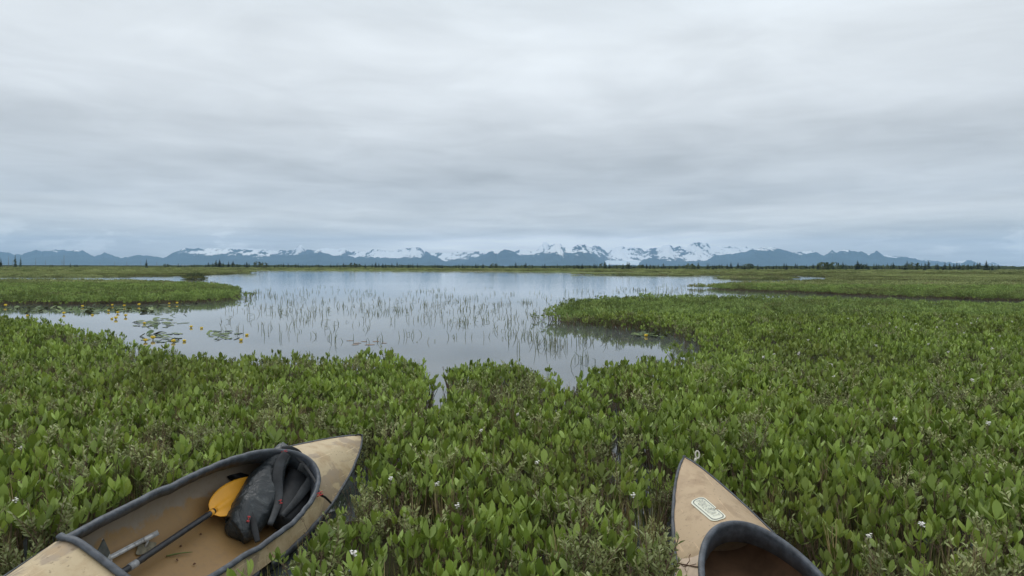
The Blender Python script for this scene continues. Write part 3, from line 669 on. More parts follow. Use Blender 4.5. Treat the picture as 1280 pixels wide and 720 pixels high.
# paddle (top level, rests in the boat)
pd = bpy.data.objects.new('kayak_paddle', None); sc.collection.objects.link(pd)
s0 = wpt(boatA, H(146, 720, .05)); s1 = wpt(boatA, H(264, 641, .075)); ax = unit(s1-s0)
s00 = s0-ax*.10; pd.location = s00
tag(pd, 'paddle with an orange blade and black shaft lying inside the left canoe', 'paddle')
mb = MB(); Ls = np.linalg.norm(s1-s00)+.02; tt = np.linspace(0, 1, 40)
mb.tube([ax*Ls*t for t in tt], [.0145+(.0012 if abs((t*9) % 1-.5) > .44 else 0) for t in tt], 14); mb.build('shaft', M['shaft'], pd)
fr_ = (np.linalg.norm(wpt(boatA, H(166, 709, .05))-s00)); mb = MB(); mb.tube([ax*(fr_-.022), ax*(fr_+.022)], .0162, 14); mb.build('ferrule', M['ferrule'], pd)
up = unit(np.cross(ax, unit(np.cross(unit(-s1+np.array([0, 0, EYE])), ax)))); sd_ = unit(np.cross(ax, up)); up = unit(np.cross(sd_, ax))
if up[2] < 0: up = -up
up = unit(up-sd_*.25); sd_ = unit(np.cross(ax, up))
BLn = .44; b0 = ax*(Ls-.015); V = []; nu, nv = 22, 13
for i in range(nu):
    t = i/(nu-1); w = .070*max(0, math.sin(math.pi*min(1, t)**.72))**.75+.013*(1-t)
    w = max(.004, w)
    for j in range(nv):
        v = j/(nv-1)*2-1; rib = .011*math.exp(-(v/.16)**2)*(1-t)**.7+.010*(1-v*v)*0
        V.append(b0+ax*BLn*t+sd_*w*v*(1+.12*t)+up*(rib+.018*v*v*math.sin(math.pi*t)+.035*t*t))
Vt = np.array(V); Vb = Vt-up*.0035; N = nu*nv
Fc = [(i*nv+j, (i+1)*nv+j, (i+1)*nv+j+1, i*nv+j+1) for i in range(nu-1) for j in range(nv-1)]
mb = MB(); mb.add(np.concatenate([Vt, Vb]), Fc+[tuple(N+a for a in f[::-1]) for f in Fc]+
   [(i*nv, N+i*nv, N+(i+1)*nv, (i+1)*nv) for i in range(nu-1)]+[(i*nv+nv-1, (i+1)*nv+nv-1, N+(i+1)*nv+nv-1, N+i*nv+nv-1) for i in range(nu-1)]+[(j+(nu-1)*nv, N+j+(nu-1)*nv, N+j+1+(nu-1)*nv, j+1+(nu-1)*nv) for j in range(nv-1)])
bl = mb.build('blade', M['orange'], pd)
mb = MB(); mb.tube([ax*(Ls-.03), ax*(Ls+.02)], [.017, .012], 12); mb.build('blade_neck', M['orange'], bl)

# pack (top level)
bp = bpy.data.objects.new('dry_pack', None); sc.collection.objects.link(bp)
B = lambda x, y, z: wpt(boatA, atz(boatA, x, y, z))
org = B(305, 665, -.12); bp.location = org
tag(bp, 'black waterproof pack with shoulder straps propped in the front of the left canoe cockpit', 'pack')
def spl(pts, n):
    pts = np.asarray(pts, float); t = np.linspace(0, len(pts)-1, n); o = []
    for a in t:
        i = int(min(a, len(pts)-2)); f = a-i; p0 = pts[max(i-1, 0)]; p1 = pts[i]; p2 = pts[i+1]; p3 = pts[min(i+2, len(pts)-1)]
        o.append(.5*((2*p1)+(-p0+p2)*f+(2*p0-5*p1+4*p2-p3)*f*f+(-p0+3*p1-3*p2+p3)*f**3))
    return np.array(o)
def loft(mb, ctr, ra, rb, sdir, k=24, wr=.006, seed=1, mi=0):
    n = len(ctr); T = np.gradient(ctr, axis=0); V = []
    for i in range(n):
        t = unit(T[i]); a = unit(sdir-t*(sdir @ t)); b = np.cross(t, a)
        for j in range(k):
            th = 2*math.pi*j/k; c_, s_ = math.cos(th), math.sin(th)
            sq = (abs(c_)**2.6+abs(s_)**2.6)**(-1/2.6)
            w_ = 1+wr*22*(ridged(i*.09+math.cos(th)*.8, math.sin(th)*1.3+i*.05, seed, 3)-.6)
            V.append(ctr[i]+(a*ra[i]*c_+b*rb[i]*s_)*sq*w_)
    mb.add(V, [(i*k+j, i*k+(j+1) % k, (i+1)*k+(j+1) % k, (i+1)*k+j) for i in range(n-1) for j in range(k)]+[tuple(range(k))[::-1], tuple((n-1)*k+j for j in range(k))], mi)
vdir = unit(np.array([0, 0, EYE])-B(325, 620, 0))
def cs(px, py, z, r): return list(B(px, py, z)-org)+[r[0], r[1]]
S = spl([cs(292, 668, -.13, (.02, .02)), cs(294, 665, -.125, (.060, .05)), cs(300, 660, -.11, (.084, .070)), cs(311, 645, -.08, (.098, .085)), cs(322, 625, -.045, (.104, .085)), cs(333, 603, .0, (.096, .075)), cs(342, 585, .05, (.066, .055)), cs(350, 572, .10, (.058, .045)), cs(357, 564, .12, (.055, .03)), cs(361, 561, .13, (.047, .015)), cs(361.5, 560.5, .13, (.02, .008))], 70)
axis_ = unit(S[-1, :3]-S[0, :3]); wdir = unit(np.cross(axis_, vdir))
mb = MB(); loft(mb, S[:, :3], S[:, 3], S[:, 4], wdir, 40, .009); mb.build('pack_body', M['bag'], bp)
def ribbon(mb, pts, w, th, n=30, nrm=None):
    P_ = spl(pts, n); T = np.gradient(P_, axis=0); V = []
    w = np.interp(np.linspace(0, 1, n), np.linspace(0, 1, len(w)), w) if hasattr(w, '__len__') else np.full(n, w)
    for i in range(n):
        t = unit(T[i]); a = unit(np.cross(t, vdir if nrm is None else nrm)); b = np.cross(a, t); b = b if b @ vdir > 0 else -b
        for u, v in ((-1, -.6), (-1, .5), (-.75, 1), (.75, 1), (1, .5), (1, -.6)): V.append(P_[i]+a*w[i]*u+b*th*v)
    mb.add(V, [(i*6+j, i*6+(j+1) % 6, (i+1)*6+(j+1) % 6, (i+1)*6+j) for i in range(n-1) for j in range(6)]+[(0, 5, 4, 3, 2, 1), tuple((n-1)*6+j for j in range(6))])
L_ = lambda *p: [B(x, y, z)-org for x, y, z in p]
off = lambda P_, e: [p+vdir*e for p in P_]
# padded back panel in the cockpit front
mb = MB(); loft(mb, spl(L_((352, 655, -.06), (362, 635, -.03), (372, 612, .0), (378, 592, .04), (372, 576, .08)), 30), np.interp(np.linspace(0, 1, 30), [0, .2, .8, 1], [.05, .09, .085, .06]), np.full(30, .05), wdir, 20, .006, 5)
mb.build('back_panel', M['bagblk'], bp)
mb = MB(); ribbon(mb, off(L_((357, 568, .10), (349, 580, .06), (346, 597, .02), (348, 615, -.02), (346, 632, -.05), (337, 655, -.08)), .108), (.022, .028, .028, .022, .02, .014), .008); s1_ = mb.build('shoulder_strap', M['strap'], bp)
mb = MB(); ribbon(mb, off(L_((372, 584, .07), (385, 590, .06), (388, 600, .03), (378, 614, .0), (366, 630, -.03), (352, 645, -.05)), .095), (.02, .028, .03, .026, .02, .014), .008); s2_ = mb.build('shoulder_strap', M['strap'], bp)
mb = MB(); ribbon(mb, off(L_((352, 563, .12), (362, 562, .13), (372, 566, .12), (380, 575, .09), (390, 583, .08)), .055), (.018, .016, .012, .008), .006); mb.build('top_strap', M['bagblk'], bp)
mb = MB(); ribbon(mb, off(L_((364, 566, .12), (378, 580, .11), (392, 600, .11), (399, 617, .11), (406, 622, .085), (413, 629, .05)), .045), (.008, .008, .0065, .006, .005), .0025); mb.build('compression_strap', M['bagblk'], bp)
mb = MB(); ribbon(mb, off(L_((311, 632, -.06), (316, 648, -.08), (319, 662, -.1), (322, 676, -.12)), .092), (.005, .014, .016, .013), .005); mb.build('side_strap', M['bagblk'], bp)
for x, y, z, e, h_, tl in ((398.5, 617.5, .11, .055, (.018, .009), .3), (311, 648, -.08, .10, (.007, .014), -.2), (350, 627, -.04, .125, (.008, .010), .2), (355, 565.5, .12, .072, (.015, .006), .3)):
    c = B(x, y, z)-org+vdir*e; a = unit(np.cross(vdir, [0, 0, 1])); b = unit(np.cross(vdir, a)); a2 = a*math.cos(tl)+b*math.sin(tl); b2 = np.cross(vdir, a2)
    mb = MB()
    for s_ in (-1, 1): mb.box(c+b2*s_*h_[1]*.75, (a2, b2, vdir), (h_[0], h_[1]*.28, .004)); 
    mb.box(c, (a2, b2, vdir), (h_[0]*.25, h_[1]*.6, .0035)); mb.build('buckle', M['red'], bp)
mb = MB(); cring = B(391, 601, .03)-org+vdir*.082; mb.tube([cring+(wdir*math.cos(t)+unit(np.cross(vdir, wdir))*math.sin(t))*.010 for t in np.linspace(0, 2*math.pi, 14)], .0025, 5); mb.build('strap_ring', M['bag'], s2_)

# loose grass blade and a few bits of debris on the hull floor
g0 = wpt(boatA, H(208, 695, .006)); g1 = wpt(boatA, H(241, 690, .008)); mb = MB()
mb.tube(spl([g0-g0, (g1-g0)*.5+np.array([0, 0, .004]), g1-g0], 8), [.003, .004, .004, .0035, .003, .003, .002, .001], 5)
o = mb.build('grass_blade', M['grass']); o.location = g0; tag(o, 'cut green grass blade lying on the floor of the left canoe', 'grass blade')
for x, y in ((222, 700), (226, 683), (251, 668), (243, 705)):
    p = wpt(boatA, H(x, y, .004)); mb = MB(); mb.tube([(-.006, 0, 0), (0, .002, .003), (.007, -.002, 0)], [.002, .0045, .0015], 6)
    o = mb.build('mud_crumb', M['crack']); o.location = p; o.rotation_euler = (0, 0, x); tag(o, 'small dark crumb of debris lying on the floor of the left canoe', 'debris', 'crumbs of debris on the canoe floor')
mb = MB(); pp = [wpt(boatA, H(x, y, .012)) for x, y in ((283, 596), (290, 593), (300, 592), (312, 594), (320, 600), (306, 603), (292, 603))]
c = sum(pp)/7; mb.add([c-c+np.array([0, 0, .03])]+[p-c for p in pp], [(0, 1+i, 1+(i+1) % 7) for i in range(7)]+[(7, 6, 5, 4, 3, 2, 1)])
o = mb.build('folded_cloth', M['bagblk']); o.location = c; tag(o, 'crumpled black cloth tucked beside the paddle blade inside the left canoe', 'cloth')

# ---------------------------------------------------------------- plant prototypes (instanced, never linked)
src = {}
def proto_col(name):
    c = bpy.data.collections.new(name); src[name] = c; return c
def addproto(col, mb, name, mats):
    o = mb.build(name, mats, link=False); col.objects.link(o)
def rdir(tilt, az): return np.array([math.sin(tilt)*math.cos(az), math.sin(tilt)*math.sin(az), math.cos(tilt)])
def bean_plant(mb, base, rs, h0=.26, nl=4, simple=False, sc_=1.):
    sc_ = sc_*rs.uniform(.72, 1.18); wf_ = rs.uniform(.8, 1.2)
    for i in range(nl):
        az = rs.uniform(0, 6.283); tilt = rs.uniform(.04, .33); h = h0*rs.uniform(.75, 1.12)
        b = base+np.array([rs.normal(0, .012), rs.normal(0, .012), 0]); dr = rdir(tilt, az)
        top = b+dr*h; mid = b+dr*h*.5+np.array([0, 0, .01])
        if not simple: mb.tube([b-np.array([0, 0, .10]), mid, top], [.0042, .0036, .0026], 4, mi=1 if rs.random() < .6 else 2, cap=False)
        elif rs.random() < .4: mb.leaf(b-np.array([0, 0, .08]), dr, np.array([1., .3, 0]), h+.08, .007, 0, 0, mi=1, simple=True)
        a0 = az+rs.uniform(-.8, .8)
        for j in range(3):
            aj = a0+(j-1)*rs.uniform(1.3, 2.0); tj = rs.uniform(.10, .45) if j == 1 else rs.uniform(.35, .95)
            dj = rdir(tj, aj); nn = np.cross(dj, np.cross([0, 0, 1.], dj)); nn = -np.cross(dj, unit(np.cross(dj, [0, 0, 1.])+1e-6))
            L = rs.uniform(.047, .074)*sc_*(1.08 if j == 1 else .95)
            rot = rs.uniform(-.5, .5); s1 = unit(np.cross(dj, nn)+1e-9); nn = unit(nn*math.cos(rot)+s1*math.sin(rot))
            mb.leaf(top+dj*.004, dj, -nn, L, L*rs.uniform(.36, .50)*wf_, rs.uniform(.15, .45), rs.uniform(-.05, .30), 0, simple=simple)
def gale_plant(mb, rs, ns=6, hh=.40, simple=False):
    for i in range(ns):
        az = rs.uniform(0, 6.283); tilt = rs.uniform(.03, .38); h = hh*rs.uniform(.6, 1.05)
        b = np.array([rs.normal(0, .02), rs.normal(0, .02), 0]); d0 = rdir(tilt, az); k = 7
        bend = rdir(1.5, az+rs.uniform(-1, 1))*rs.uniform(-.05, .08)
        P_ = [b+d0*h*t+bend*t*t for t in np.linspace(0, 1, k)]; P_[0] = P_[0]-np.array([0, 0, .06])
        mb.tube(P_, np.linspace(.0036, .0012, k), 4, mi=1, cap=False)
        def leaves(p0, p1, n, L):
            for q in range(n):
                t = (q+rs.random())/n; p = p0*(1-t)+p1*t; a2 = rs.uniform(0, 6.283)
                dd = unit(unit(p1-p0)*rs.uniform(.5, 1.1)+rdir(1.5, a2)*.8)
                mb.leaf(p, dd, unit(np.cross(dd, rdir(rs.uniform(0, 3), a2+1.3))), L*rs.uniform(.7, 1.2), L*.42, .2, .1, 0, prof=((0, .2), (.6, 1.), (1, .1)))
        leaves(P_[2], P_[-1], 24, .031)
        for s_ in range(rs.integers(1, 4)):
            t = rs.uniform(.35, .8); p = b+d0*h*t; e = p+unit(d0+rdir(1.3, rs.uniform(0, 6.28))*.8)*rs.uniform(.06, .12)
            mb.tube([p, e], [.002, .001], 3, mi=1, cap=False); leaves(p+(e-p)*.2, e, 12, .027)
def P_near():
    c = proto_col('near_plants')
    for i in range(7):
        rs = np.random.default_rng(100+i); mb = MB(); bean_plant(mb, np.zeros(3), rs, .255, 4 if i % 2 else 5)
        addproto(c, mb, 'a%02d_bean' % i, [M['bean'], M['petiole'], M['stem']])
    c = proto_col('near_shrubs')
    for i in range(5):
        rs = np.random.default_rng(200+i); mb = MB(); gale_plant(mb, rs, 6+i % 3, .38+.03*(i % 2)); addproto(c, mb, 'b%02d_gale' % i, [M['gale'], M['twig']])
    c = proto_col('near_stalks')
    for i in range(4):
        rs = np.random.default_rng(300+i); mb = MB()
        for k in range(4):
            az = rs.uniform(0, 6.28); d0 = rdir(rs.uniform(.03, .3), az); h = rs.uniform(.26, .42); b = np.array([rs.normal(0, .03), rs.normal(0, .03), -.06])
            P_ = [b+d0*h*t+rdir(1.5, az)*rs.uniform(0, .03)*t*t for t in np.linspace(0, 1, 5)]
            mb.tube(P_, np.linspace(.003, .0014, 5), 4, mi=1, cap=False)
            for q in range(9):
                p = P_[-1]*(1-q*.04)+P_[-2]*(q*.04)+rdir(1.5, q*2.4)*.004
                mb.leaf(p, rdir(.8, q*2.4), rdir(1.2, q*2.4+1.5), .011, .006, .3, 0, 0, prof=((0, .4), (.5, 1), (1, .2)))
        addproto(c, mb, 'c%02d_stalk' % i, [M['stem'], M['twig']])
    c = proto_col('near_sedges')
    for i in range(4):
        rs = np.random.default_rng(350+i); mb = MB()
        for k in range(15):
            az = rs.uniform(0, 6.28); h = rs.uniform(.22, .42); b = np.array([rs.normal(0, .018), rs.normal(0, .018), -.04]); tl = rs.uniform(.05, .4)
            mb.leaf(b, rdir(tl, az), rdir(tl+1.57, az)*-1, h, .0075, .5, -rs.uniform(.05, .5), 0, prof=((0, .8), (.35, 1.), (.7, .8), (1, .05)))
        addproto(c, mb, 'g%02d_sedge' % i, [M['sedge'], M['twig']])
    c = proto_col('clump_plants')
    for i in range(6):
        rs = np.random.default_rng(400+i); mb = MB()
        for k in range(13):
            r = .21*math.sqrt(rs.random()); a = rs.uniform(0, 6.28)
            bean_plant(mb, np.array([r*math.cos(a), r*math.sin(a), 0]), rs, .24 if k < 6 else .13, 3, simple=True, sc_=1.05)
        addproto(c, mb, 'd%02d_clump' % i, [M['beanm'], M['stem'], M['petiole']])
    c = proto_col('far_clumps')
    for i in range(5):
        rs = np.random.default_rng(500+i); mb = MB()
        for k in range(130):
            r = .75*math.sqrt(rs.random()); a = rs.uniform(0, 6.28); h = .30*rs.uniform(.30, 1.1)*(1-.35*(r/.75)**2)
            d0 = rdir(rs.uniform(0, .7), rs.uniform(0, 6.28)); p = np.array([r*math.cos(a), r*math.sin(a), 0]); L = rs.uniform(.10, .17)
            mb.leaf(p+np.array([0, 0, max(.02, h-L*.9)]), d0, rdir(1.5, rs.uniform(0, 6.28)), L, L*.55, .2, .1, 0, simple=True)
            if k % 4 == 0: mb.leaf(p, rdir(.05, a), rdir(1.5, a+1), h, .012, 0, 0, 1, simple=True)
        addproto(c, mb, 'e%02d_far' % i, [M['far'], M['stem']])
P_near()

def scatter(name, col, X, Y, Z, scl, label, tilt=.12, seed=0):
    n = len(X); r = np.random.default_rng(seed+n)
    me = bpy.data.meshes.new(name); me.vertices.add(n)
    me.vertices.foreach_set('co', np.stack([X, Y, Z], 1).astype(np.float32).ravel())
    a = me.attributes.new('rot', 'FLOAT_VECTOR', 'POINT'); a.data.foreach_set('vector', np.stack([r.normal(0, tilt, n), r.normal(0, tilt, n), r.uniform(0, 6.283, n)], 1).astype(np.float32).ravel())
    a = me.attributes.new('scl', 'FLOAT', 'POINT'); a.data.foreach_set('value', np.asarray(scl, np.float32))
    a = me.attributes.new('idx', 'INT', 'POINT'); a.data.foreach_set('value', r.integers(0, 1000, n).astype(np.int32))
    o = bpy.data.objects.new(name, me); sc.collection.objects.link(o)
    gt = bpy.data.node_groups.new(name, 'GeometryNodeTree')
    gt.interface.new_socket('Geometry', in_out='INPUT', socket_type='NodeSocketGeometry'); gt.interface.new_socket('Geometry', in_out='OUTPUT', socket_type='NodeSocketGeometry')
    gi = gt.nodes.new('NodeGroupInput'); go = gt.nodes.new('NodeGroupOutput')
    ci = gt.nodes.new('GeometryNodeCollectionInfo'); ci.inputs[0].default_value = src[col]; ci.inputs[1].default_value = True; ci.inputs[2].default_value = True
    ip = gt.nodes.new('GeometryNodeInstanceOnPoints'); ip.inputs['Pick Instance'].default_value = True
    def at(nm, ty):
        q = gt.nodes.new('GeometryNodeInputNamedAttribute'); q.data_type = ty; q.inputs[0].default_value = nm; return q.outputs[0]
    gt.links.new(gi.outputs[0], ip.inputs['Points']); gt.links.new(ci.outputs[0], ip.inputs['Instance'])
    gt.links.new(at('idx', 'INT'), ip.inputs['Instance Index']); gt.links.new(at('rot', 'FLOAT_VECTOR'), ip.inputs['Rotation']); gt.links.new(at('scl', 'FLOAT'), ip.inputs['Scale'])
    gt.links.new(ip.outputs[0], go.inputs[0])
    md = o.modifiers.new('scatter', 'NODES'); md.node_group = gt
    tag(o, label, kind='stuff'); return o
def inboat(X, Y, Zh, mrg=.015):
    r = np.zeros(X.shape, bool)
    for b in (boatA, boatB):
        mrg_ = mrg if b is boatA else mrg*.3
        Mi = np.array(b.matrix_world.inverted()); p = np.stack([X, Y, np.full(X.shape, Zh), np.ones(X.shape)], 0); q = Mi @ p
        x = q[0]; hb = f_hb(np.clip(x, -BL, 0))
        r |= (x > -BL-.05) & (x < .06) & (np.abs(q[1]) < hb+mrg_)
    return r
def gaps(X, Y):
    """thinner growth where the photograph shows water or bare stems"""
    g = np.ones(X.shape)
    for x, y, rx, ry, a in ((792, 560, .18, .45, .85), (545, 500, .16, .9, .9), (500, 535, .2, .3, .5), (700, 495, .6, .6, .62), (795, 505, .4, .7, .6), (600, 560, .5, .4, .3), (545, 640, .4, .2, .2)):
        c = unp(x, y, .2); g *= 1-a*np.exp(-((X-c[0])/rx)**2-((Y-c[1])/ry)**2)
    return g
def field(y0, y1, cell, seed, k=.80, m=1.6, ymin=None):
    r = np.random.default_rng(seed); W = k*y1+m
    xs = np.arange(-W, W, cell); ys = np.arange(y0, y1, cell); X, Y = np.meshgrid(xs, ys)
    X = X.ravel()+r.uniform(-.5, .5, X.size)*cell; Y = Y.ravel()+r.uniform(-.5, .5, Y.size)*cell
    s = np.abs(X) < k*np.maximum(Y, 0)+m; return X[s], Y[s], r
def land(X, Y): jx, jy = jig(X, Y); return island(jx, jy)
def hgt(X, Y):
    near_ = inboat(X, Y, .12, .20) if True else 0
    return (.80+.42*fbm(X/.6, Y/.6, 77, 3))*np.where(near_, .62, 1.)
# foreground
X, Y, r = field(.9, 8., .090, 1); s = land(X, Y) & ~inboat(X, Y, .12, .06); X, Y = X[s], Y[s]; rr = r.random(len(X)); gp = gaps(X, Y)
gm = fbm(X/.55, Y/.55, 31, 3)+np.clip((3.6-Y)*.03, -.05, .08)
gal = ((gm > .525) | (rr > .88)) & (rr*1.0 < np.where(gm > .525, .5*gp, 1.)); bean = ~gal & (rr < np.where(gm > .56, .72, .97)*gp)
scatter('marsh_plants', 'near_plants', X[bean], Y[bean], 0*X[bean], hgt(X[bean], Y[bean])*r.uniform(.82, 1.12, bean.sum()), 'three leaved bog plants growing thickly in the foreground', .10, 1)
gs = gal & (r.random(len(X)) < np.where(gm > .54, .42, .55))
scatter('marsh_shrubs', 'near_shrubs', X[gs], Y[gs], 0*X[gs], hgt(X[gs], Y[gs])*r.uniform(.72, 1.05, gs.sum()), 'small leaved grey green shrubs mixed into the foreground plants', .1, 2)
st = (r.random(len(X)) < .14+.14*(fbm(X/.8, Y/.8, 55, 2) > .55)+.22*(X < -1.3-.1*Y)*(fbm(X/1.3, Y/1.3, 58, 2) > .47)) & (rr < gp)
scatter('dry_stalks', 'near_stalks', X[st], Y[st], 0*X[st], hgt(X[st], Y[st])*r.uniform(.7, 1.0, st.sum()), 'thin brown stalks among the foreground plants', .12, 3)
sx_ = (r.random(len(X)) < .06+.30*(fbm(X/.9, Y/.9, 91, 2) > .57)+.14*(X < -1.6)) & (rr < gp)
scatter('sedge_tufts', 'near_sedges', X[sx_], Y[sx_], 0*X[sx_], hgt(X[sx_], Y[sx_])*r.uniform(.65, 1.05, sx_.sum()), 'yellowish sedge tufts among the foreground plants', .1, 13)
# middle distance, still single plants
X, Y, r = field(8., 17., .15, 2); s = land(X, Y); X, Y = X[s], Y[s]; rr = r.random(len(X)); gp = gaps(X, Y)
gm = fbm(X/.8, Y/.8, 31, 3); gal = (gm > .60) & (rr < .25*gp); bean = ~gal & (rr < gp)
scatter('marsh_plants', 'near_plants', X[bean], Y[bean], 0*X[bean], hgt(X[bean], Y[bean])*r.uniform(.8, 1.15, bean.sum()), 'three leaved bog plants along the near shore', .12, 4)
scatter('marsh_shrubs', 'near_shrubs', X[gal], Y[gal], 0*X[gal], hgt(X[gal], Y[gal])*r.uniform(.7, .95, gal.sum()), 'small leaved shrubs along the near shore', .1, 5)
X, Y, r = field(17., 46., .33, 3, m=3.); s = land(X, Y); X, Y = X[s], Y[s]
scatter('marsh_plants', 'clump_plants', X, Y, 0*X, (.70+.62*fbm(X/2.2, Y/2.2, 7, 3))*r.uniform(.75, 1.2, len(X)), 'leafy bog plants covering the middle of the marsh', .1, 6)
X, Y, r = field(46., 130., .95, 4, m=6.); s = land(X, Y); X, Y = X[s], Y[s]
scatter('meadow_plants', 'far_clumps', X, Y, 0*X+.03, (.75+.5*fbm(X/9, Y/9, 7, 3))*r.uniform(.8, 1.2, len(X)), 'low green growth of the distant marsh meadow', .05, 7)
X, Y, r = field(130., 430., 3.2, 5, m=10.); s = land(X, Y); X, Y = X[s], Y[s]
scatter('meadow_plants', 'far_clumps', X, Y, 0*X+.15, (1.+.9*fbm(X/25, Y/25, 7, 3))*r.uniform(.8, 1.3, len(X)), 'sedge meadow below the far treeline', .05, 8)

# reeds standing in the water
def reeds():
    mb = MB(); r = np.random.default_rng(9)
    patches = [(520, 363, 170, 3, 90, .8), (820, 363, 60, 3.5, 150, 1.), (880, 368, 50, 2, 60, 1.), (590, 378, 110, 9, 190, 1.), (480, 384, 70, 10, 110, 1.), (355, 385, 45, 12, 120, 1.2), (400, 372, 60, 9, 80, 1.), (640, 392, 60, 10, 110, 1.), (560, 398, 60, 8, 70, 1.), (690, 432, 10, 6, 40, 1.25), (655, 420, 12, 4, 22, 1.), (735, 428, 14, 5, 26, 1.), (345, 408, 40, 10, 40, .9), (455, 412, 50, 12, 30, .8), (575, 424, 60, 9, 26, .8), (545, 385, 170, 18, 120, .9), (715, 452, 18, 3, 10, 1.), (418, 425, 2, 2, 4, 1.2), (780, 430, 30, 4, 12, .8)]
    for x, y, sx_, sy_, n, hs in patches:
        k = 0
        while k < n:
            # small tufts
            cx, cy = r.normal(x, sx_), r.normal(y, sy_*.8)
            c = unp(cx, cy); nn = int(r.integers(1, 7)); k += nn
            if c[1] > 60 or c[1] < 7 or cy > 455 or land(np.array([c[0]]), np.array([c[1]]))[0]: continue
            sp = .08+.006*c[1]
            for q in range(nn):
                b = np.array([c[0]+r.normal(0, sp), c[1]+r.normal(0, sp), -.05]); az = r.uniform(0, 6.28); tl = abs(r.normal(0, .18)); h = r.uniform(.06, .20)*hs+.05
                w = .0036+.00016*c[1]; m1 = b+rdir(tl, az)*h*.6; e = m1+rdir(tl+abs(r.normal(0, .35)), az)*h*.5
                if r.random() < .13: e = m1+rdir(r.uniform(1.2, 2.3), az)*h*.6
                mb.tube([b, m1, e], [w, w*.9, w*.4], 4, cap=False)
    o = mb.build('reeds', M['reed']); tag(o, 'thin reed stems standing in the shallow lake water', kind='stuff')
reeds()

# lily pads and their yellow flowers
def copy_tree(o):
    c = o.copy(); sc.collection.objects.link(c)
    for ch in list(o.children):
        d_ = ch.copy(); sc.collection.objects.link(d_); d_.parent = c
    return c
pads = []
for i in range(5):
    rs = np.random.default_rng(700+i); mb = MB(); V = [(0, 0, .0)]; n = 22
    for k in range(n+1):
        t = .28+(2*math.pi-.56)*k/n; rad = (1+.06*math.sin(3*t+i))*(1 if 0 < k < n else .9)
        cu = [0, .10, .25, .05, .4][i]; zz = cu*.35*(math.sin(t)**2)+.04*math.sin(5*t+i)*(i > 0)
        V.append((math.cos(t)*rad*1.18, math.sin(t)*rad*.88, zz))
        V.append((math.cos(t)*rad*.55*1.18, math.sin(t)*rad*.55*.88, zz*.3))
    Fc = []
    for k in range(n): a = 1+2*k; Fc += [(a, a+2, a+3, a+1), (0, a+1, a+3)]
    Vt = np.array(V)*.1; N = len(Vt); Vb = Vt-np.array([0, 0, .0025]); mb.add(np.concatenate([Vt, Vb]), Fc+[tuple(N+q for q in f[::-1]) for f in Fc])
    pads.append(mb.build('lily_pad', M['paddry'] if i == 9 else M['pad'], link=False))
fl0 = bpy.data.objects.new('lily_flower', None)
def mkflower():
    mb = MB(); rs = np.random.default_rng(3)
    for k in range(6):
        a = k*math.pi/3
        for s_ in (0,):
            c = rdir(1.5, a); V = []
            for u in np.linspace(0, 1, 6):
                for v in (-1, 0, 1):
                    rr_ = .024*math.sin(math.pi*(.12+.70*u)); w = .62*math.sin(math.pi*(.15+.75*u)); aa = a+v*w*.9
                    V.append((math.cos(aa)*rr_*(1+.08*(k % 2)), math.sin(aa)*rr_*(1+.08*(k % 2)), .062+.036*u))
            mb.add(V, [(i*3+j, i*3+j+1, i*3+j+4, i*3+j+3) for i in range(5) for j in range(2)])
    pe = mb.build('petals', M['yellow'], link=False)
    mb = MB(); mb.tube([(0, 0, -.12), (.004, 0, -.02), (0, 0, .064)], [.005, .0045, .006], 6); st_ = mb.build('stalk', M['petiole'], link=False)
    mb = MB(); mb.tube([(0, 0, .066), (0, 0, .084), (0, 0, .088)], [.008, .011, .012], 10); di = mb.build('stigma_disc', M['yellow'], link=False)
    return pe, st_, di
fparts = mkflower()
def at_group(label, cat, name, group): return dict(label=label, cat=cat, name=name, group=group)
PADS = [  # x, y, sx, sy, n, label
 (105, 388, 60, 2.6, 58, 'lily pad in the long mat of pads along the foot of the left reed bank'), (30, 385, 30, 1.8, 14, 'lily pad near the left edge of the lake beside the green bank'),
 (195, 390, 28, 3, 20, 'lily pad in the cluster below the tip of the left bank'), (195, 404, 22, 3.5, 28, 'lily pad in the densest cluster of pads left of the open water'),
 (207, 422, 14, 3.5, 16, 'lily pad in the small cluster closest to the near shore'), (277, 418, 15, 3.5, 15, 'lily pad in the small cluster farthest right among the left pads'),
 (313, 366.5, 8, .8, 12, 'lily pad in the small distant patch off the point of the left bank'), (820, 417.5, 14, 2, 15, 'lily pad at the edge of the right hand bank'), (215, 381.5, 25, 1., 12, 'lily pad close under the far left bank')]
r = np.random.default_rng(5); pc = 0
for x, y, sx_, sy_, n, lab in PADS:
    placed = []
    for k in range(int(n*1.45)):
        for tr_ in range(40):
            px_, py_ = x+r.normal(0, sx_*.7), y+r.normal(0, sy_*.7); c = unp(px_, py_)
            rad = r.uniform(.50, .98)*(1+.012*max(0, c[1]-14))
            if all(abs(c[0]-q[0]) > .10*(rad+q[2])*.8 or abs(c[1]-q[1]) > .10*(rad+q[2])*.8 for q in placed) and not island(np.array([c[0]]), np.array([c[1]]))[0]: break
        else: continue
        if pc >= 290: break
        placed.append((c[0], c[1], rad)); i = int(r.choice(5, p=[.34, .22, .18, .14, .12]))
        o = pads[i].copy(); sc.collection.objects.link(o); o.name = 'lily_pad'
        up_ = r.random() < .25; tl = r.uniform(.25, .75) if up_ else r.uniform(0, .05)
        o.location = (c[0], c[1], .006+(.085*rad*math.sin(tl)*.7 if up_ else 0)+.001*k % .004); o.scale = (rad, rad, rad)
        o.rotation_euler = (tl*math.cos(k*2.1), tl*math.sin(k*2.1), r.uniform(0, 6.28))
        tag(o, lab, 'lily pad', 'lily pads: '+lab.replace('lily pad ', '')); pc += 1
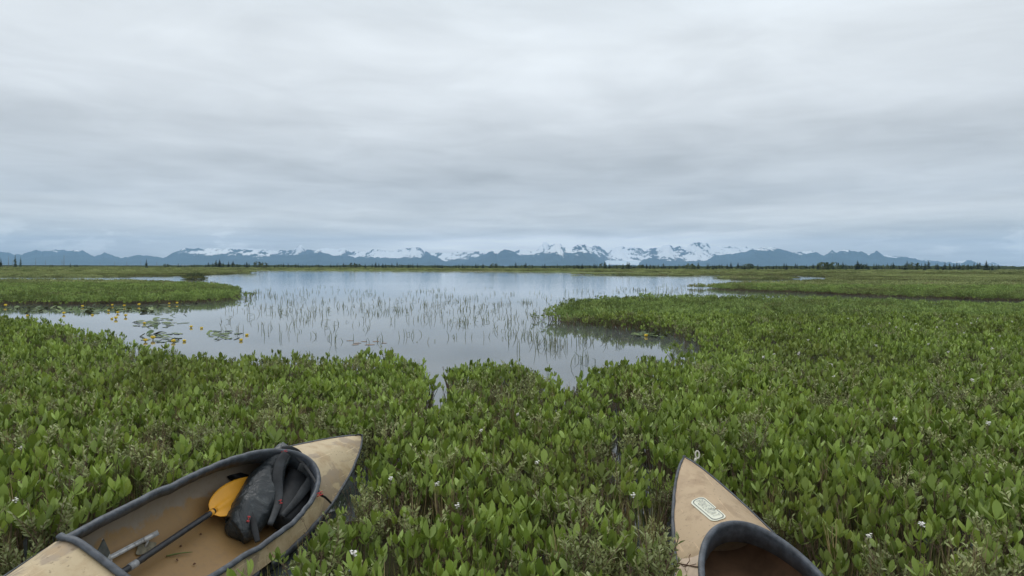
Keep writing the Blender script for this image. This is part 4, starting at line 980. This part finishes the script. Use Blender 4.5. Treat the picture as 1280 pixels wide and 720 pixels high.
FL = [(7, 382), (34, 393), (80, 391), (103, 382.5), (115, 392), (135, 377.5), (141, 381), (136, 388), (147, 390), (141, 396.5), (145, 397), (157, 394), (155, 382), (174.5, 381), (180, 402.5), (212, 379.2), (222, 378.8), (239, 407), (251.5, 408), (181, 424), (191, 422), (218, 425), (230, 424), (301.5, 423), (309, 416.5), (808, 418)]
def flab(x, y):
    if x > 500: return 'yellow pond lily flower beside the right hand bank'
    if x > 290: return 'yellow pond lily flower at the right end of the pads'
    if y > 420: return 'yellow pond lily flower in the pad cluster closest to the near shore'
    if y > 400: return 'yellow pond lily flower at the right of the densest pads'
    if x < 50: return 'yellow pond lily flower near the left edge of the lake'
    if x > 165: return 'yellow pond lily flower under the tip of the left bank'
    return 'yellow pond lily flower in the long mat of pads by the left bank'
for x, y in FL:
    c = unp(x, y, .05); o = bpy.data.objects.new('lily_flower', None); sc.collection.objects.link(o)
    for p_ in fparts: q = p_.copy(); sc.collection.objects.link(q); q.parent = o
    s_ = r.uniform(1.1, 1.5)*(1+.012*max(0, c[1]-14)); o.location = (c[0], c[1], r.uniform(-.10, -.08)); o.scale = (s_*1.2,)*3; o.rotation_euler = (r.normal(0, .1), r.normal(0, .1), r.uniform(0, 6))
    tag(o, flab(x, y), 'flower', 'pond lily flowers: '+flab(x, y).replace('yellow pond lily flower ', ''))
# a few brown pads drifting in the open water
for x, y in ((437, 426), (447, 429), (455, 427), (462, 431), (470, 427), (444, 431), (480, 429)):
    c = unp(x, y); o = pads[0].copy(); o.data = pads[0].data.copy() if x == 437 else o.data; sc.collection.objects.link(o); o.name = 'lily_pad'
    if x == 437: o.data.materials[0] = M['paddry']; dry = o.data
    o.data = dry; o.location = (c[0], c[1], .004); s_ = r.uniform(.5, .8); o.scale = (s_,)*3; o.rotation_euler = (0, 0, x)
    tag(o, 'small brown withered lily pad drifting in the open middle water', 'lily pad', 'withered pads in open water')

# white bog flowers
def mkwhite():
    mb = MB(); rs = np.random.default_rng(8)
    for k in range(9):
        c = np.array([rs.normal(0, .005), rs.normal(0, .005), .315+k*.003])
        for j in range(5):
            dd = rdir(rs.uniform(.7, 1.4), j*1.257+k); mb.leaf(c, dd, rdir(.4, j), .011, .008, .2, .3, 0)
    a = mb.build('blossom', M['white'], link=False)
    mb = MB(); mb.tube([(0, 0, -.08), (.006, .002, .15), (0, 0, .33)], [.0032, .003, .002], 5); b = mb.build('stalk', M['stem'], link=False)
    return a, b
wparts = mkwhite()
WF = [(26, 560, .32, 'left of the left canoe, in the upper left leaves'), (20, 625, .32, 'at the left edge, level with the orange paddle'), (442, 691, .3, 'just right of the left canoe hull'), (546, 605, .3, 'between the two canoes, the largest one'), (572, 632, .3, 'between the two canoes, lowest one'), (671, 578, .3, 'between the two canoes, nearest the middle'), (488, 598, .3, 'close to the bow of the left canoe'), (601, 538, .3, 'above the gap between the canoes'), (647, 518, .3, 'in the middle of the near shore plants'), (792, 619, .28, 'left of the bow of the right canoe'), (1152, 655, .3, 'right of the right canoe, lowest one'), (1086, 670, .28, 'right beside the right canoe cockpit')]
FAR = [(1039, 456), (1043, 471), (1226, 457), (999, 441), (954, 447), (1235, 529), (1215, 475), (1119, 524), (1079, 408), (1086, 405), (1196, 405), (1222, 398), (1220, 402), (1214, 404), (1180, 401), (1171, 409), (1145, 405), (1139, 412), (1112, 404), (1120, 409), (1024, 411), (998, 443), (954, 446), (968, 443), (1250, 420), (1265, 402), (1160, 430), (1185, 440), (1095, 432), (1240, 436), (1060, 398), (1130, 396), (1205, 416), (1010, 425)]
def addw(x, y, zz, lab, grp, s_=.72):
    c = unp(x, y, zz); o = bpy.data.objects.new('bog_flower', None); sc.collection.objects.link(o)
    for p_ in wparts: q = p_.copy(); sc.collection.objects.link(q); q.parent = o
    o.location = (c[0], c[1], zz-.33*s_); o.scale = (s_,)*3; o.rotation_euler = (0, 0, x); tag(o, lab, 'flower', grp)
for x, y, z_, t_ in WF: addw(x, y, z_+.03, 'white bog flower '+t_.replace(', ', ' ').strip(), None)
for x, y in FAR:
    lab = 'white bog flower dotting the broad green meadow on the right' if y < 445 else 'white bog flower in the leafy slope above the right canoe'
    addw(x, y, .36, lab, 'bog flowers: '+lab[17:], .95)

# ---------------------------------------------------------------- trees
def spruce(seed, ragged=.3, nt_=9, slim=.24):
    rs = np.random.default_rng(seed); mb = MB()
    for i in range(nt_):
        t = i/(nt_-1); z = .10+.86*t; rad = slim*(1-t)**.85*(1+rs.uniform(-.25, .25))+.02; nb = 12
        for k in range(nb):
            if rs.random() < ragged*.5: continue
            a = k*6.283/nb+rs.uniform(-.3, .3); L = rad*rs.uniform(.6, 1.25); dd = unit(np.array([math.cos(a), math.sin(a), rs.uniform(-.45, -.05)]))
            mb.leaf(np.array([0, 0, z+rs.uniform(-.02, .03)]), dd, np.array([0, 0, 1.]), L, L*.75, -.35, .1, 0, prof=((0, .25), (.4, 1.), (.8, .7), (1, .1)))
            mb.leaf(np.array([0, 0, z+.02]), unit(dd+np.array([0, 0, .5])), np.array([0, 0, 1.]), L*.6, L*.5, -.3, .1, 0, simple=True)
    mb.leaf(np.array([0, 0, .9]), np.array([0, 0, 1.]), np.array([1., 0, 0]), .12, .03, 0, 0, 0, simple=True)
    cr_ = mb.build('crown', M['spruce'], link=False)
    mb = MB(); mb.tube([(0, 0, -.05), (.004, 0, .4), (0, 0, .97)], [.022, .015, .004], 6); tk = mb.build('trunk', M['trunk'], link=False)
    return cr_, tk
def bushy(seed):
    rs = np.random.default_rng(seed); mb = MB()
    for k in range(150):
        a = rs.uniform(0, 6.28); z = rs.uniform(.12, .95); rad = .42*math.sqrt(max(0, 1-((z-.5)/.52)**2))*rs.uniform(.5, 1.1)
        mb.leaf(np.array([math.cos(a)*rad, math.sin(a)*rad, z]), rdir(rs.uniform(.3, 1.8), a), rdir(1, a+1.5), .16, .13, .2, .1, 0, simple=True)
    cr_ = mb.build('crown', M['scrub'], link=False)
    mb = MB()
    for k in range(4): mb.tube([(0, 0, -.03), rdir(.3, k*1.6)*.4, rdir(.45, k*1.6+.3)*.8], [.02, .014, .006], 5)
    return cr_, mb.build('trunk', M['trunk'], link=False)
def snag(seed, needles=.0):
    rs = np.random.default_rng(seed); mb = MB()
    mb.tube([(0, 0, -.03), (.006, 0, .5), (.0, .004, 1.)], [.016, .012, .004], 6)
    for k in range(16):
        z = rs.uniform(.25, .97); a = rs.uniform(0, 6.28); L = .07*(1.1-z)+.03
        mb.tube([(0, 0, z), (math.cos(a)*L, math.sin(a)*L, z+rs.uniform(-.02, .03))], [.005, .002], 4)
    return mb.build('trunk', M['snag'], link=False)
SP = [spruce(900+i, slim=.27+.04*(i % 4)) for i in range(7)]; BU = [bushy(950+i) for i in range(3)]; SN = [snag(970+i) for i in range(3)]
def place_tree(name, parts, px_, top, dist, lab, grp, cat='tree', base=None, wide=1.):
    X_ = (px_-640)/F*dist; yh = HY+(px_-640)*ROLL; ztop = EYE+(yh-top)/F*dist; zb = .1 if base is None else base
    h = max(1., ztop-zb); o = bpy.data.objects.new(name, None); sc.collection.objects.link(o)
    for p_ in parts: q = p_.copy(); sc.collection.objects.link(q); q.parent = o
    o.location = (X_, dist, zb); o.scale = (h*wide, h*wide, h); o.rotation_euler = (0, 0, px_*1.7); tag(o, lab, cat, grp); return o
# the singled-out trees on the left
rt = np.random.default_rng(12)
for px_, top, dist, kind, lab in (
  (1, 322, 300, 's', 'half bare spruce cut off by the left edge of the photo'), (19, 317.5, 290, 's', 'tallest slender spruce left of its slightly shorter neighbour at the far left'), (25.7, 320.5, 290, 's', 'slender spruce right of the tallest one at the far left'),
  (88, 328, 300, 's', 'short full spruce standing alone left of the two low hills'), (183, 323.3, 280, 's', 'dark full spruce standing alone in front of the gap in the blue range'), (207, 329, 330, 's', 'small pointed spruce at the left end of the continuous treeline'),
  (322, 327, 330, 'b', 'round bushy tree below the long cloud on the left'), (370, 328.5, 330, 's', 'broad spruce below the lone snowy horn peak'), (95, 331, 300, 'b', 'low round shrub right of the lone short spruce'), (64, 331, 300, 'b', 'low round shrub left of the lone short spruce'),
  (10.5, 320, 300, 'n', 'thin dead trunk left of the tallest far left spruce'), (15.5, 325, 300, 'n', 'short dead trunk touching the tallest far left spruce'), (44.5, 323, 280, 'n', 'dead snag with short branch stubs right of the two tall spruces'), (57, 325, 330, 'n', 'faint thin dead trunk right of the stubby snag'), (80, 318.5, 300, 'n', 'very thin tall dead trunk left of the lone short spruce'), (77.5, 324, 320, 'n', 'short dead trunk beside the very thin tall one'), (125, 327, 300, 'n', 'thin dead trunk below the low middle hill'), (143.5, 326, 330, 'n', 'thin pale dead trunk left of the bare pole'), (158.5, 326, 260, 'n', 'bare pole like dead trunk left of the dark lone spruce'), (176, 325.5, 320, 'n', 'faint dead trunk just left of the dark lone spruce'), (196, 326, 300, 'n', 'faint dead trunk right of the dark lone spruce'), (423.5, 327.5, 330, 'n', 'thin dead trunk rising above the middle treeline')):
    if kind == 's': place_tree('spruce_tree', SP[int(px_) % 7], px_, top, dist, lab, None, wide=.55 if px_ in (19, 25.7) else .8)
    elif kind == 'b': place_tree('bushy_tree', BU[int(px_) % 3], px_, top, dist, lab, None, wide=1.1)
    else: place_tree('dead_tree', (SN[int(px_) % 3],), px_, top, dist, lab, None)
x = 203.; nT = 0
prof_x = [200, 260, 275, 300, 330, 400, 430, 460, 500, 560, 600, 660, 720, 760, 800, 830, 860, 900, 960, 1040, 1130, 1215, 1280, 1400]
prof_h = [3.2, 5, 7., 5., 5., 4., 5., 4.8, 5, 4, 5., 4.6, 5, 6, 5.6, 5, 6, 6, 6, 8.4, 8.4, 9, 8.6, 8.6]
SEG = [(300, 'below the big dark mountain on the left'), (430, 'below the lone snowy horn peak'), (560, 'below the snowy peaks left of centre'), (650, 'below the dark foothills left of the twin peaks'), (757, 'below the dark twin peaks'), (800, 'in front of the pale glacier'), (945, 'below the widest snowy massif'), (1110, 'below the long dark range right of the snowy massif'), (1230, 'below the range falling away on the right'), (2000, 'at the right end below the pale far peaks')]
while x < 1300 and nT < 268:
    dens = 5.0 if x < 700 else 3.6
    x += rt.exponential(dens)*.5+dens*.5; nT += 1
    hpx = np.interp(x, prof_x, prof_h)*rt.choice([.7, .85, 1., 1.15, 1.45], p=[.2, .25, .28, .17, .10]); basey = np.interp(x, [0, 640, 1280], [332.8, 334.5, 338.])
    seg = [t for a, t in SEG if x < a][0]; dist = rt.uniform(330, 420) if x < 700 else rt.uniform(260, 380)
    bu = rt.random() < .28
    lab = ('round bushy tree ' if bu else 'small dark spruce ')+'in the treeline '+seg
    place_tree('bushy_tree' if bu else 'spruce_tree', BU[nT % 3] if bu else SP[nT % 7], x, basey-hpx*(.72 if bu else 1.), dist, lab, ('bushy trees ' if bu else 'spruces ')+seg, wide=1.3 if bu else rt.uniform(1.0, 1.5))
# scrub massed under the treeline
c = proto_col('scrub_src')
for i, (a, b) in enumerate(BU): c.objects.link(a)
X = []; Y = []; 
for k in range(2600):
    px_ = rt.uniform(-60, 1340)
    if px_ < 205 and rt.random() < .75: continue
    dd = rt.uniform(340, 450); X.append((px_-640)/F*dd); Y.append(dd)
X = np.array(X); Y = np.array(Y); hs = np.interp(X/Y*F+640, [0, 200, 260]+prof_x[2:], [1.5, 2., 4.]+prof_h[2:])*.11
scatter('treeline_scrub', 'scrub_src', X, Y, 0*X, hs*rt.uniform(.55, 1.25, len(X)), 'dense low scrub and far woods forming the dark line on the horizon', .05, 30)
# far forest belt behind
def belt():
    mb = MB(); V = []; xs = np.arange(-700, 760, 1.6); n = len(xs); hh_ = (fbm(xs/5, xs*0, 4, 4)*2.4+.3)*np.interp(xs/560*F+640, [0, 200, 260]+prof_x[2:], np.array([.5, 1.2, 4.]+prof_h[2:])/9.)
    for dy in (0, 6):
        for q in (0, 1): V += [(x_, 560+dy+(fbm(x_/20, 0, 2)-.5)*20, -.5 if q == 0 else (1.2+h_)*(1 if dy == 0 else .9)) for x_, h_ in zip(xs, hh_)]
    F_ = []
    F_ += [(i, i+1, n+i+1, n+i) for i in range(n-1)]; F_ += [(n+i, n+i+1, 3*n+i+1, 3*n+i) for i in range(n-1)]; F_ += [(3*n+i, 3*n+i+1, 2*n+i+1, 2*n+i) for i in range(n-1)]
    mb.add(V, F_); tag(mb.build('far_woods', M['scrub'], smooth=False), 'far woods reading as one dark line at the foot of the mountains', kind='stuff')
belt()
# dark bush clump standing in the water off the left bank
rs = np.random.default_rng(4); mb = MB(); c = unp(244, 348.6)
for k in range(500):
    a = rs.uniform(0, 6.28); q = math.sqrt(rs.random()); z = rs.uniform(.02, 1.)*(1-q**3)*.85
    mb.leaf(np.array([q*math.cos(a)*.85, q*math.sin(a)*.6, z*.8]), rdir(rs.uniform(0, 1.2), a), rdir(1.3, a+1), .17, .07, .2, .1, 0, simple=True)
bo = bpy.data.objects.new('willow_bush', None); sc.collection.objects.link(bo); bo.location = (c[0], c[1], -.03)
mb.build('crown', M['scrub'], bo); mb = MB()
for k in range(9): mb.tube([(0, 0, -.1), rdir(.7, k*.7)*.7], [.015, .006], 4)
mb.build('stem', M['twig'], bo); bo.scale = (1.15, 1.15, 1.05)
tag(bo, 'dark round bush standing alone in the water off the left bank', 'bush')
# stray bog plants wading out from the shores, so no bank ends in a clean edge
X, Y, r = field(8., 34., .26, 41); jx, jy = jig(X, Y); L = island(jx, jy); D = edist(X, Y, WATER)
s = ~L & (D < .35+.02*Y) & (r.random(len(X)) < .38); X, Y = X[s], Y[s]
scatter('wading_plants', 'near_plants', X, Y, 0*X-.04, r.uniform(.45, .95, len(X)), 'stray bog plants standing in the water off the banks', .2, 42)
